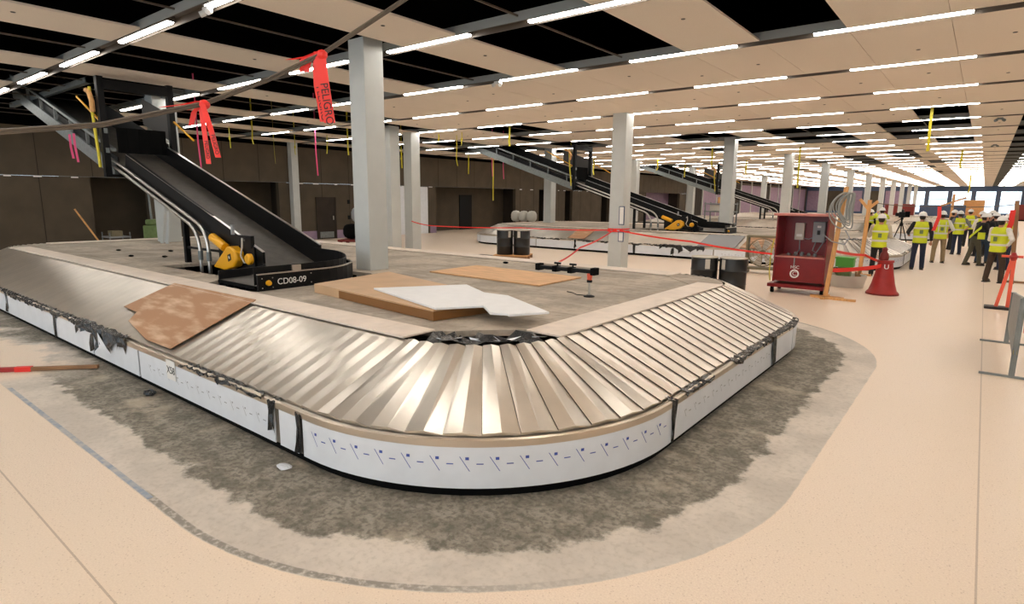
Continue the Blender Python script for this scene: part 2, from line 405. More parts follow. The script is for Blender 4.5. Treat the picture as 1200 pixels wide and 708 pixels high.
# left wall with openings
def wallseg(y0, y1, z0, z1, name='wall_left', m='wall', x0=XL-.25, x1=XL): return struct(MB().box(x0, x1, y0, y1, z0, z1).build(name, M[m]))
ops = [(7.7, 9.6), (12.55, 15.2), (25.4, 33.2), (36, 37.3), (39.5, 40.6), (45.2, 46.6), (53.8, 62)]
y = YB
jw = MB()
for a, b in ops+[(YF, YF)]:
    wallseg(y, a, 0, 2.74); y = b
wallseg(YB, YF, 2.75, 4.42); wallseg(YB, YF, 4.42, 5.9, 'wall_left', 'plenum')
for a, b in ops: struct(MB().box(XL-1.7, XL-1.5, a-.5, b+.5, 0, 5.9).build('wall_recess', M['purple' if a > 50 else 'black' if b-a < 1.5 else 'wall']))
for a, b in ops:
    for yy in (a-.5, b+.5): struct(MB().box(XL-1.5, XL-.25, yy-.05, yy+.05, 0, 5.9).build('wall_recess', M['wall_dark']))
tr = MB()
yy = YB+.6
while yy < 70:
    if not any(a < yy < b for a, b in ops): tr.box(XL, XL+.006, yy-.012, yy+.012, 0, 2.73)
    tr.box(XL, XL+.006, yy-.012, yy+.012, 2.76, 4.42); yy += 1.62
struct(tr.build('wall_left_trim', M['wall_dark']))
tw = MB()
for k in range(40):
    yy = 3+k*1.1+R.uniform(-.3, .3)
    if not any(a < yy < b for a, b in ops): tw.box(XL, XL+.012, yy, yy+R.uniform(.12, .35), 2.70, 2.745)
struct(tw.build('wall_left_trim', M['white']))
struct(MB().box(XL, XL+.01, 2, 33, 2.745, 2.757).build('wall_left_trim', M['galv']))
for a, b in ((16.3, 17.2), (18.2, 21.2), (24.9, 25.4)): struct(MB().box(XL, XL+.02, a, b, 0, .42).build('baseboard_left', M['purple']))
struct(MB().box(XL, XL+.03, 21.2, 24.7, 0, 2.72).build('wall_left_panel', M['film']))
d = struct(MB().box(XL-.02, XL+.03, 17.2, 18.2, 0, 2.0).box(XL, XL+.05, 17.12, 17.2, 0, 2.08).box(XL, XL+.05, 18.2, 18.28, 0, 2.08).box(XL, XL+.05, 17.12, 18.28, 2.0, 2.08).build('door_1', M['wall_dark']))
struct(MB().box(XL+.03, XL+.04, 17.3, 18.1, .06, .36).build('door_1_panel', M['galv'], d))
struct(MB().box(XL+.03, XL+.06, 18.08, 18.12, .95, 1.15).build('door_1_panel', M['pipe'], d))
struct(MB().box(XL, XL+.3, 15.75, 16.1, 0, 4.6).build('column', M['column'], None, bevel=.01))
bx = MB().box(XL, XL+.05, 19.0, 19.14, 1.75, 1.95).box(XL, XL+.05, 19.0, 19.14, .95, 1.15)
struct(bx.build('wall_left_trim', M['black']))
struct(MB().box(XL-1.5, XL-1.45, 29.0, 30.2, 0, 2.3).build('door_2', M['black']))
# far side of the hall
for k in range(12):
    ya = 64+k*4.6
    struct(MB().box(XL-.02, XL+.04, ya, ya+4.3, 0, 4.1).build('wall_left_panel', M['purple' if k % 3 else 'wall_dark']))
    struct(MB().box(XL, XL+.12, ya-.25, ya-.05, 0, 4.6).build('wall_left_trim', M['column']))
# back, right and far walls
struct(MB().box(XL, XR, YB-.25, YB, 0, .5).box(XL, XR, YB-.25, YB, 4.1, 5.9).build('wall_back', M['column']))  # unseen wall; its bays are left open to add cool daylight
for k in range(12): struct(MB().box(XL+k*3.15-.15, XL+k*3.15+.15, YB-.25, YB, .5, 4.1).build('wall_back', M['column']))
struct(MB().box(XR, XR+.25, YB, YF, 0, 5.9).build('wall_right', M['column']))
fw = MB().box(XL, XR, YF, YF+.3, 3.9, 5.9).box(XL, XR, YF, YF+.3, 0, .35)
struct(fw.build('wall_far', M['cyan']))
k = 0; xx = XL
while xx < XR:
    struct(MB().box(xx-.22, xx+.22, YF, YF+.3, .35, 3.9).build('wall_far', M['winframe']))
    x1 = min(xx+3.05, XR); k += 1
    if xx < -13: struct(MB().box(xx+.22, x1-.22, YF+.05, YF+.2, .35, 3.9).build('wall_far', M['purple' if k % 2 else 'wall'])); xx += 3.05; continue
    wo = struct(MB().box(xx+.22, x1-.22, YF+.12, YF+.18, .35, .45).box(xx+.22, x1-.22, YF+.12, YF+.18, 3.8, 3.9).box(xx+.22, x1-.22, YF+.12, YF+.18, 2.55, 2.63).box(xx+.22, xx+.3, YF+.12, YF+.18, .35, 3.9).box(x1-.3, x1-.22, YF+.12, YF+.18, .35, 3.9).build(f'window_{k}', M['winframe']))
    struct(MB().box(xx+.22, x1-.22, YF+.14, YF+.15, .35, 3.9).build(f'window_{k}_glass', M['glass'], wo))
    xx += 3.05
struct(MB().box(XL-6, XR+12, YF+2, YF+6, -.3, .0).build('ground_outside', M['concrete_dark']))
# hall equipment far off: low dark counters in front of the far windows

# ------------------------------------------------------------------ baggage carousels
LS, LA, LR = 2*(HX-RL), RL*PI/2, 2*(HY-RL)
SEG = [LS, LA, LR, LA, LS, LA, LR, LA]
def opt(S, off=0.0, z=0.0):
    S %= sum(SEG)
    for i, L in enumerate(SEG):
        if S <= L: break
        S -= L
    t = S/L; ax, ay = HX-RL, HY-RL
    cs = [(-ax, -ay), (ax, -ay), (ax, -ay), (ax, ay), (ax, ay), (-ax, ay), (-ax, ay), (-ax, -ay)]
    if i % 2: 
        a = -PI/2 + (i//2)*PI/2 + t*PI/2; c = cs[i]; r = RL+off
        return Vector((CX+c[0]+r*math.cos(a), CY+c[1]+r*math.sin(a), z))
    a = -PI/2 + (i//2)*PI/2; n = Vector((math.cos(a), math.sin(a), 0)); d = Vector((-n.y, n.x, 0))
    c = cs[i]; return Vector((CX+c[0], CY+c[1], z)) + n*(RL+off) + d*S
SOFX = lambda x: x-(CX-HX+RL)
TOT = sum(SEG)
ZL, ZR, OL, OR = .46, .872, -.055, -1.02
def rebase(root, loc):
    root.location = loc; inv = Matrix.Translation(-Vector(loc))
    for ch in root.children: ch.matrix_parent_inverse = inv
def sweep(prof, Sa, Sb, stp=.2, mb=None, close=True):
    """prof: list of (off, z) in order; a band that follows the outline"""
    mb = mb or MB(); n = max(2, int((Sb-Sa)/stp)+1); rows = []
    for j in range(n+1):
        S = Sa+(Sb-Sa)*j/n; rows.append([opt(S, o, z) for o, z in prof])
    if close: 
        for r in rows: r.append(r[0])
    mb.grid(rows)
    if close:
        o = len(mb.v)-len(rows)*(len(prof)+1); k = len(prof)
        mb.f += [tuple(o+i for i in range(k)), tuple(o+(len(rows)-1)*(k+1)+i for i in reversed(range(k)))]; mb.mi += [mb.cur]*2
    return mb
def torn(Sa, Sb, zt, dmin, dmax, seed, stp=.05, lift=.02, zlow=None):
    r = random.Random(seed); n = max(3, int((Sb-Sa)/stp)); rows = [[], [], [], []]
    d = r.uniform(dmin, dmax)
    for j in range(n+1):
        S = Sa+(Sb-Sa)*j/n
        d = min(dmax, max(dmin, d+r.uniform(-1, 1)*(dmax-dmin)*.55))
        z1 = zt+r.uniform(-.012, .014)
        rows[0].append(opt(S, -.05+r.uniform(-.02, .02), z1+.012)); rows[1].append(opt(S, .016+r.uniform(0, lift), z1))
        rows[2].append(opt(S+r.uniform(-.03, .02), .014+r.uniform(0, lift), z1-d*.5)); rows[3].append(opt(S+r.uniform(-.035, .035), .014+r.uniform(0, lift*1.4), z1-d))
    return MB().grid(rows)
def make_carousel():
    root = thing('baggage_carousel', 'baggage carousel nearest the camera with brown boards lying on its steel plates', 'baggage carousel', (0, 0, 0), 0, 'baggage carousels')
    # overlapping sloped plates
    mb = MB(); cuts = []
    for i, L in enumerate(SEG):
        n = 11 if i % 2 else max(1, round(L/.218)); base = sum(SEG[:i])
        for j in range(n): cuts.append((base+L*j/n, base+L*(j+1)/n, i % 2))
    for a, b, cur in cuts:
        pr = ((0, .012), (.5, .0105 if not cur else .022), (1.03, 0.0))
        for lo, hi in ((0, 1), (1, 2)):
            q = []
            for u, h in (pr[lo], pr[hi]):
                S = a+(b-a)*u; q.append((opt(S, OL, ZL+h), opt(S, OR, ZR+h)))
            mb.add([q[0][0], q[1][0], q[1][1], q[0][1]], [(0, 1, 2, 3)])
        mb.cur = 1; w_ = .004; mb.add([opt(b-w_, OL, ZL+.0015), opt(b, OL, ZL+.0012), opt(b, OR, ZR+.0012), opt(b-w_*.7, OR, ZR+.0015)], [(0, 1, 2, 3)])
        # raised overlapping edge
        mb.add([opt(a, OL, ZL-.01), opt(a, OL, ZL+.012), opt(a, OR, ZR+.012), opt(a, OR, ZR-.01)], [(0, 1, 2, 3)]); mb.cur = 0
        mb.add([opt(a, OL, ZL-.03), opt(b, OL, ZL-.03), opt(b, OL, ZL+.0), opt((a+b)/2, OL, ZL+pr[1][1]), opt(a, OL, ZL+.012)], [(0, 1, 2, 3, 4)])
    me = bpy.data.meshes.new('plate_belt'); me.from_pydata([tuple(v) for v in mb.v], [], mb.f); me.materials.append(M['steel']); me.materials.append(M['slot']); me.polygons.foreach_set('material_index', mb.mi)
    o = bpy.data.objects.new('plate_belt', me); COL.objects.link(o); o.parent = root
    sweep([(-.045, .40), (.015, .40), (.015, .452), (-.0, .462), (-.045, .45)], 0, TOT-.001, .15).build('lip_trim', M['lip'], root, smooth=True)
    sweep([(-.08, 0), (-.045, 0), (-.045, .10), (-.08, .10)], 0, TOT-.001, .2).build('toe_kick', M['blackmatt'], root)
    sweep([(-.02, .09), (0, .09), (0, .42), (-.02, .42)], 0, TOT-.001, .15).build('side_frame', M['backing'], root)
    seams = [-1.0, .6, 2.5, 4.5, 7.2, 8.78, 10.29, 13.19, 13.57, 17.04, 20.12, 21.1, 24.3, 27, 29.6, 32.2, 34.8, 37.9, 41.2, 43.3, 45.4, 47.6]
    for a, b in zip(seams[:-1], seams[1:]):
        g = .02 if b-a > .5 else .055
        sweep([(.002, .085), (.012, .085), (.012, .405), (.002, .405)], a+g, b-g, .12).build('fascia_panel', M['film'], root, smooth=True)
    # printed marks on the protective film of the corner panel
    def marks(Sa, Sb, z, k, m, stepw=.215):
        mb = MB(); S = Sa
        def stroke(s0, z0, s1, z1, wd=.004):
            p0, p1 = opt(s0, .0145, z0), opt(s1, .0145, z1); dz = Vector((0, 0, wd)); ds = (p1-p0)
            if abs(z1-z0) > abs(s1-s0): 
                t = (opt(s0+.01, 0, 0)-opt(s0, 0, 0)).normalized()*wd; mb.add([p0-t, p0+t, p1+t, p1-t], [(0, 1, 2, 3)])
            else: mb.add([p0-dz, p1-dz, p1+dz, p0+dz], [(0, 1, 2, 3)])
        while S < Sb:
            stroke(S-.034*k, z+.05*k, S+.036*k, z-.06*k, .003);
            stroke(S+.006*k, z+.036*k, S+.032*k, z+.036*k, .011*k); stroke(S+.085, z-.005, S+.135, z-.005); S += stepw
        mb.build('film_marking', m, root)
    marks(13.75, 16.9, .28, 1.0, M['bluem']); marks(10.6, 13.1, .25, .75, M['greybox'], .23); marks(17.3, 20.0, .27, .7, M['greybox'], .23)
    # torn plastic and film hanging over the lip
    T = [(4.6, 8.6, .455, .015, .07, 3), (1.0, 4.4, .455, .01, .06, 4), (4.46, 4.56, .45, .22, .36, 5), (7.14, 7.27, .44, .2, .36, 6),
         (8.72, 8.82, .36, .12, .28, 8), (11.4, 13.0, .45, .008, .05, 9), (13.10, 13.2, .45, .20, .36, 10), (13.51, 13.58, .43, .2, .34, 11),
         (17.0, 17.07, .46, .22, .38, 12), (17.3, 18.0, .46, .02, .06, 13), (18.6, 20.0, .46, .01, .06, 14), (20.05, 20.2, .46, .25, .4, 15), (20.2, 21.6, .46, .01, .05, 16)]
    for a, b, zt, d0, d1, sd in T: torn(a, b, zt, d0, d1, sd).build('torn_plastic', M['torn'], root)
    # wide flap of black plastic beside the boards
    big = torn(8.25, 9.95, .475, .10, .34, 21, .07, .05); big.build('torn_plastic', M['torn'], root)
    fl = MB().add([opt(9.15, .06, .44), opt(9.5, .06, .24), opt(9.2, .075, .25)], [(0, 1, 2)]); fl.build('loose_film', M['film'], root, solid=.003)
    # pale cover boards along the top of the slope
    def board(x0, x1, y0, y1): MB().box(x0+.004, x1-.004, y0, y1, .885, .903).build('cover_board', M['ledge'], root, bevel=.002)
    xs = [-17.6, -15.2, -12.76, -10.32, -7.88, -5.44, -4.42, -3.98]
    for a, b in zip(xs[:-1], xs[1:]): board(a, b, 3.46, 3.86); board(a, b, 9.34, 9.74)
    for a, b in ((4.42, 6.2), (6.2, 8.78)): board(-3.32, -2.91, a, b); board(-18.69, -18.28, a, b)
    for sx, sy in ((1, 1), (-1, 1), (-1, -1)):
        ax, ay = CX+sx*(HX-RL), CY+sy*(HY-RL); arc = [(ax+sx*1.0*math.cos(PI/2*k/10), ay+sy*1.0*math.sin(PI/2*k/10)) for k in range(11)]
        q = [(ax+sx*.63, ay-sy*.15), (ax+sx*1.0, ay-sy*.15)]+arc+[(ax-sx*.12, ay+sy*1.0), (ax-sx*.12, ay+sy*.62)]
        MB().prism(q, .86, .886).build('cover_board', M['deck'], root)
    # crumpled plastic in the open corner between plates and deck
    def crumple(cx, cy, a0, a1, r0, r1, seed, name, m, z0=.85):
        r = random.Random(seed); rows = []
        for i in range(15):
            a = a0+(a1-a0)*i/14; rows.append([Vector((cx+rr*math.cos(a), cy+rr*math.sin(a), z0+r.uniform(-.05, .045))) for rr in [r0+(r1-r0)*j/3+r.uniform(-.03, .03) for j in range(4)]])
        MB().grid(rows).build(name, m, root)
    crumple(-3.95, 4.52, math.radians(-86), math.radians(-10), .64, 1.0, 5, 'torn_plastic', M['torn'], .875)
    r = random.Random(9)
    for k in range(6):
        a = math.radians(-76+k*12); p = Vector((-3.95+.86*math.cos(a), 4.52+.86*math.sin(a), .895))
        q = [p+Vector((r.uniform(-.1, .1), r.uniform(-.08, .08), r.uniform(-.01, .025))) for _ in range(4)]
        MB().add(q, [(0, 1, 2), (0, 2, 3)]).build('loose_film', M['greybox' if k % 2 else 'film'], root)
    # inner liner below the plates
    sweep([(-1.04, .0), (-1.08, .0), (-1.08, .86), (-1.04, .86)], 0, TOT-.001, .3).build('inner_frame', M['blackmatt'], root)
    rebase(root, (CX, CY, 0)); return root
def make_deck():
    outer = [(-18.3, 3.86), (-4.0, 3.86), (-3.32, 4.58), (-3.32, 8.66), (-4.0, 9.34), (-18.3, 9.34)]
    hole = [(-11.5, 4.35), (-9.2, 4.42), (-8.75, 3.92), (-7.5, 3.92), (-7.48, 5.2), (-7.32, 5.55), (-7.45, 5.95), (-7.9, 6.2), (-9.0, 6.15), (-11.5, 6.05)]
    bm = bmesh.new(); es = []
    for lp in (outer, hole):
        vs = [bm.verts.new((x, y, .88)) for x, y in lp]; es += [bm.edges.new((vs[i], vs[(i+1) % len(vs)])) for i in range(len(vs))]
    g = bmesh.ops.triangle_fill(bm, edges=es, use_beauty=True)
    fs = [f for f in bm.faces]; r = bmesh.ops.extrude_face_region(bm, geom=fs)
    for v in r['geom']:
        if isinstance(v, bmesh.types.BMVert): v.co.z -= .06
    bmesh.ops.recalc_face_normals(bm, faces=bm.faces)
    me = bpy.data.meshes.new('floor_deck'); bm.to_mesh(me); bm.free(); me.materials.append(M['deck'])
    o = bpy.data.objects.new('floor_deck', me); COL.objects.link(o); return struct(o)
car = make_carousel(); deck = make_deck()
PITCH = 18.35
for n, lab in ((1, 'second baggage carousel, behind the square column with red tape tied round it'), (2, 'third baggage carousel, beyond the second, under the far black chute'), (3, 'farthest baggage carousel, small behind the wooden posts and the men')):
    c = copy_tree(car); c.location = (CX, CY+PITCH*n, 0); tag(c, lab, 'baggage carousel'); dk = deck.copy(); COL.objects.link(dk); dk.location = (0, PITCH*n, 0)

# ------------------------------------------------------------------ belt conveyors feeding the carousels
def make_conveyor():
    root = thing('belt_conveyor', 'black inclined belt conveyor with yellow guards ending in a curve marked CD08-09', 'belt conveyor', (0, 0, 0), 0, 'conveyors feeding the carousels')
    y0, y1, sl = 4.93, 5.93, .325
    xe, ze = -9.1, 1.0                               # foot of the incline
    zb = lambda x: ze+(xe-x)*sl
    xt, xg = -21.8, -14.7
    # belt: incline and curve
    mb = MB(); mb.grid([[(x, y, zb(x)) for y in (y0, y1)] for x in (xt, xg, xe)])
    mb.grid([[(x, y, zb(x)-.12) for y in (y0, y1)] for x in (xt, xe)])
    mb.build('belt', M['belt'], root)
    inner = [(-9.1+.56*math.cos(a), 4.36+.56*math.sin(a)) for a in [PI/2-PI/2*k/10 for k in range(11)]]+[(-8.54, 3.98)]
    outer = [(-8.5+.98*math.cos(a), 4.95+.98*math.sin(a)) for a in [PI/2-PI/2*k/10 for k in range(11)]]+[(-7.52, 3.98)]
    outer = [(-9.1, 5.93)]+outer; inner = [(-9.1, 4.93)]+inner
    g = MB(); g.grid([[(a[0], a[1], 1.0-.05*max(0, i-6)/6) for a in (p, q)] for i, (p, q) in enumerate(zip(inner, outer))])
    g.build('curve_belt', M['belt'], root, smooth=True)
    g = MB(); g.grid([[(p[0], p[1], .90) for p in (a, b)] for a, b in zip(inner, outer)]); g.box(-8.54, -7.52, 3.965, 3.99, .90, .945)
    g.build('curve_bed', M['blackmatt'], root)
    def wall_along(pts, z0, z1, t, name, m):
        mb = MB(); rows = []
        P = [Vector((x, y, 0)) for x, y in pts]
        for i, p in enumerate(P):
            d = (P[min(i+1, len(P)-1)]-P[max(i-1, 0)]).normalized(); n = Vector((d.y, -d.x, 0))*t/2
            za, zz = (z0[i], z1[i]) if isinstance(z0, list) else (z0, z1)
            rows.append([p-n+Vector((0, 0, za)), p+n+Vector((0, 0, za)), p+n+Vector((0, 0, zz)), p-n+Vector((0, 0, zz)), p-n+Vector((0, 0, za))])
        mb.grid(rows); o = len(mb.v)-len(rows)*5; mb.f += [(o, o+1, o+2, o+3), (o+(len(rows)-1)*5+3, o+(len(rows)-1)*5+2, o+(len(rows)-1)*5+1, o+(len(rows)-1)*5)]; mb.mi += [0, 0]
        return mb.build(name, m, root)
    off = [(x+.0, y) for x, y in outer]
    n = len(outer)
    wall_along([(p[0]+(.05 if p[0] > -8.6 else 0), p[1]+(.05 if p[0] <= -7.9 else 0)) for p in outer], [.87]*n, [1.10]*n, .03, 'curve_skirt', M['black'])
    wall_along([(p[0]+(.052 if p[0] > -8.6 else 0), p[1]+(.052 if p[0] <= -7.9 else 0)) for p in outer], [1.10]*n, [1.115]*n, .034, 'edge_strip', M['pipe'])
    wall_along([(p[0]-.01, p[1]-.01) for p in outer], [.96]*n, [1.20+.06*max(0, 1-i/6) for i in range(n)], .012, 'curve_guard', M['black'])
    wall_along(inner, .87, 1.075, .03, 'curve_guard', M['black'])
    MB().box(-7.53, -7.505, 4.52, 4.66, 1.11, 1.19).build('splice_plate', M['pipe'], root)
    kb = MB().lathe([(0, 0), (.035, 0), (.04, .02), (.03, .05), (0, .055)], (0, 0, 0), 14, Matrix.Rotation(PI/2, 3, 'Y')); kb.build('knob', M['yellow'], root, smooth=True, loc=(-7.45, 4.12, .985))
    # skirts and side guards of the incline
    def slab(xa, xb, ya, yb, dz0, dz1, name, m, xcut=0):
        vs = []
        for x in (xa, xb):
            for y in (ya, yb):
                for dz in (dz0, dz1): vs.append((x+(xcut if (x == xa and dz == dz1) else 0), y, zb(x)+dz))
        return MB().add(vs, [(0, 1, 3, 2), (4, 6, 7, 5), (0, 4, 5, 1), (2, 3, 7, 6), (0, 2, 6, 4), (1, 5, 7, 3)]).build(name, m, root)
    slab(-14.3, xe+.15, y0-.04, y0, -.02, .30, 'side_guard', M['black'], .12); slab(xg, xe+.15, y1, y1+.04, -.02, .36, 'side_guard', M['black'])
    slab(-14.18, xe+.15, y0-.045, y0-.0, .30, .312, 'edge_strip', M['pipe']); slab(xg, xe+.15, y1-.002, y1+.045, .36, .372, 'edge_strip', M['pipe'])
    slab(xg, xe-.3, y0-.06, y0-.02, -.15, -.02, 'side_channel', M['black']); slab(xg, xe-.3, y1+.02, y1+.06, -.30, -.02, 'side_channel', M['black'])
    slab(xg, xe-.2, y0, y1, -.16, -.13, 'bed', M['blackmatt'])
    # upper run in bare steel
    for ya, yb in ((y0-.1, y0-.04), (y1+.04, y1+.1)):
        slab(xt, xg, ya, yb, -.34, -.06, 'side_channel', M['galv']); slab(xt, xg, ya-.01, yb+.01, .22, .28, 'side_rail', M['galv'])
        for k in range(7):
            x = xt+.3+k*1.05; MB().beam((x, (ya+yb)/2, zb(x)-.1), (x, (ya+yb)/2, zb(x)+.25), .06, .04).build('rail_post', M['galv'], root)
    slab(xt, xg, y0-.02, y1+.02, -.30, -.26, 'bed', M['galv'])
    slab(xt, xg, y1-.0, y1+.03, -.06, .45, 'side_guard', M['black']); slab(xt, xg, y0-.02, y0, -.06, .1, 'side_guard', M['black']); slab(xg-1.5, xg-.05, y1+.1, y1+.12, .5, 1.1, 'guard_panel', M['housing'])  # far guard made black to stand for the unlit dark upstream
    mbx = MB()
    for k in range(9): mbx.box(xg-.06-.006*(k % 2), xg-.05-.006*(k % 2), y0+.02+k*.109, y0+.13+k*.109, zb(xg)+.2, 3.55)
    mbx.build('curtain', M['blackmatt'], root)
    # conduits
    for k, (xend, dz) in enumerate(((-10.58, .06), (-10.9, -.07))):
        yk = 4.79+.0*k; pts = [(xg-.1, yk, zb(xg-.1)+dz)]
        xc = xend-.45; pts += [(xc, yk, zb(xc)+dz)]
        for a in range(1, 7): 
            t = a/6; pts.append((xc+.45*math.sin(t*PI/2), yk, zb(xc)+dz-.15*t-.35*(1-math.cos(t*PI/2))))
        pts.append((xend, yk, .86-.3)); MB().tube(pts, .03, 10).build('conduit', M['pipe'], root, smooth=True)
        MB().cyl((xend, yk, 1.0), (xend, yk, 1.16), .042, 12).build('conduit_coupling', M['galv'], root)
    # support legs
    for x in (-11.75, -10.2):
        for y in (y0-.0, y1):
            MB().box(x-.045, x+.045, y-.045, y+.045, .0, zb(x)-.15).box(x-.09, x+.09, y-.09, y+.09, 0, .02).build('leg', M['black'], root)
    MB().box(-11.75, -10.2, y0-.02, y0+.02, 1.15, 1.19).build('leg_brace', M['black'], root)
    # drive unit
    MB().box(-10.35, -9.15, 4.86, 4.93, .93, 1.32).build('drive_plate', M['black'], root)
    po = [(-10.28, .93), (-9.86, .90), (-9.56, .98), (-9.45, 1.1), (-9.47, 1.24), (-9.62, 1.32), (-9.75, 1.31)]
    mt = Matrix(((1, 0, 0, 0), (0, 0, -1, 0), (0, 1, 0, 0), (0, 0, 0, 1)))
    gd = MB().prism(po, -4.86, -4.70, Matrix(((1, 0, 0, 0), (0, 0, -1, 0), (0, 1, 0, 0), (0, 0, 0, 1)))).build('drive_guard', M['yellow'], root, bevel=.03)
    MB().prism([(-9.70, 1.06), (-9.60, 1.10), (-9.62, 1.20), (-9.72, 1.17)], -4.70, -4.695, mt).build('warning_mark', M['ink'], gd)
    MB().prism([(-9.68, 1.12), (-9.64, 1.11), (-9.65, 1.15), (-9.68, 1.16)], -4.695, -4.692, mt).build('warning_mark', M['white'], gd)
    MB().cyl((-10.42, 4.8, 1.43), (-9.98, 4.8, 1.27), .075, 16).build('motor_cover', M['yellow'], root, bevel=.01)
    MB().lathe([(0, 0), (.09, 0), (.09, .05), (.07, .07), (0, .07)], (0, 0, 0), 18, Matrix.Rotation(PI/2, 3, 'X')).build('roller_cover', M['yellow'], root, loc=(-9.12, 4.78, 1.14))
    MB().tube([(-9.4, 4.84, 1.42), (-9.32, 4.76, 1.46), (-9.30, 4.74, 1.32), (-9.36, 4.74, 1.18), (-9.28, 4.75, 1.07), (-9.2, 4.8, 1.08)], .014, 7).build('wire', M['palebox'], root, smooth=True)
    MB().cyl((-9.75, 4.83, 1.66), (-9.75, 4.83, 1.5), .03, 10).build('sensor', M['greybox'], root)
    MB().box(-9.6, -9.2, 4.84, 4.9, 1.3, 1.5).build('drive_plate', M['black'], root)
    # portal frame that the belt passes through
    for y in (4.70, 6.06):
        MB().box(xg-.07, xg+.07, y-.06, y+.06, 2.5, 4.55).build('portal_post', M['black'], root)
    MB().box(xg-.07, xg+.07, 4.70, 6.06, 4.3, 4.5).build('portal_beam', M['black'], root)
    MB().box(xg-.05, xg+.05, 4.70, 6.06, 2.5, 2.56).build('portal_beam', M['black'], root)
    for z in (3.0, 3.4): MB().box(xg+.07, xg+.10, 4.68, 4.74, z, z+.1).build('portal_bracket', M['galv'], root)
    MB().box(xg+.0, xg+.07, 6.12, 6.16, 2.9, 4.0).build('portal_trim', M['column'], root)
    MB().tube([(xg-.25, 4.6, 4.35), (xg-.2, 4.6, 3.6), (xg-.12, 4.6, 3.0), (xg-.1, 4.6, 2.7)], .03, 8).build('yellow_hose', M['yeltape'], root)
    MB().tube([(xg-.45, 4.6, 4.3), (xg-.25, 4.58, 4.25), (xg-.12, 4.58, 4.05), (xg-.2, 4.6, 3.85)], .05, 8).build('yellow_hose', M['wood'], root)
    MB().beam((xg+.2, 6.03, 3.75), (xg+1.1, 6.03, 3.3), .03, .03).build('yellow_strap', M['yellow'], root)
    MB().beam((xg-1.6, 4.75, 4.3), (xg-.15, 4.75, 3.6), .03, .03).build('yellow_strap', M['yellow'], root)
    return root
conv = make_conveyor()
sign = text_mesh('CD08-09', .118, 'sign_text', M['white'], None, Matrix.Identity(4))
sign.parent = conv; sign.matrix_world = frame_mtx((-7.452, 4.48, .985), (0, 1, 0), (0, 0, 1))
for xx, yy in ((4.04, .92), (4.04, 1.05), (4.19, 1.05), (4.19, .92), (4.78, .93), (4.78, 1.06)):
    MB().cyl((-7.47, xx, yy), (-7.447, xx, yy), .008, 8).build('bolt', M['pipe'], conv)
rebase(conv, (-12, 5.4, 0))
# sign built in world space: keep it there after the rebase
for n, lab in ((1, 'second black belt conveyor, passing behind the column tied with red tape'), (2, 'third black belt conveyor, chute left of the red cabinet')):
    c = copy_tree(conv, None, ('sign_text', 'bolt')); c.location = (-12, 5.4+PITCH*n, 0); tag(c, lab, 'belt conveyor')
# steel framing round the ceiling opening above the first conveyor
fr = MB(); fr.box(-16.12, -16.0, 4.9, 6.95, 4.6, 4.72).box(-22.6, -16.0, 4.9, 5.02, 4.6, 4.72).box(-22.6, -16.12, 6.85, 6.95, 4.6, 4.72)
struct(fr.build('ceiling_beam', M['galv']))

# ------------------------------------------------------------------ boards and panels
def slope(x, y, h=0.0):   # point lying on the near arm's plates
    t = (y-(CY-HY-OL))/(OL-OR); return Vector((x, y, ZL+(ZR-ZL)*t+.026+h))
def sheet_on_slope(pts, t, name, label, m, h=0.0):
    n = len(pts); vs = [slope(x, y, h) for x, y in pts]+[slope(x, y, h+t) for x, y in pts]
    o = MB().add(vs, [tuple(range(n-1, -1, -1)), tuple(range(n, 2*n))]+[(i, (i+1) % n, n+(i+1) % n, n+i) for i in range(n)]).build(name, M[m], None, bevel=.002)
    return tag(o, label, 'board')
sheet_on_slope([(-8.96, 2.88), (-8.85, 3.50), (-6.66, 3.52), (-6.70, 2.55), (-7.36, 2.55), (-8.3, 2.70), (-8.46, 2.86)], .008, 'hardboard_sheet', 'stained brown hardboard sheet lying on the nearest carousel plates', 'brown', .008)
def sheet(poly, z, t, name, label, cat, m, **k): return tag(MB().prism(poly, z, z+t).build(name, m if not isinstance(m, str) else M[m], None, bevel=.003, **k), label, cat)
sheet([(-7.27, 6.93), (-7.3, 8.16), (-4.95, 8.06), (-4.93, 6.86)], .885, .02, 'plywood_sheet', 'orange plywood sheet lying flat on the deck beyond the white panel', 'board', 'ply')
box = thing('flat_carton', 'large flat cardboard package under the white panel on the deck', 'package', (-5.8, 5.1, .882))
bm_ = MB().prism([(-6.85, 4.43), (-4.33, 4.17), (-4.12, 5.22), (-7.15, 5.95)], .882, 1.0).build('carton_body', M['cardboard'], box, bevel=.006)
MB().prism([(-6.2, 4.352), (-4.32, 4.158), (-4.105, 5.225), (-4.115, 5.23), (-4.335, 4.175), (-6.19, 4.37)], .89, .985).build('packing_tape', M['tapeb'], box)
rebase(box, (-5.8, 5.1, .882))
sheet([(-5.85, 4.62), (-4.3, 4.18), (-4.02, 4.6), (-3.72, 4.36), (-3.55, 4.43), (-3.52, 4.40), (-3.30, 4.78), (-4.25, 5.3), (-4.6, 5.28), (-5.2, 5.62)], 1.004, .022, 'white_panel', 'white cut panel resting on the cardboard package', 'panel', 'foam')
for x, y in (): tag(MB().prism([(x-.1, y-.06), (x+.1, y-.05), (x+.09, y+.05), (x-.1, y+.06)], .88, 1.003).build('support_block', M['tapeb'], None, bevel=.004), f'brown block propping the free end of the white panel, {"nearer" if y < 4.7 else "farther"} one', 'block')
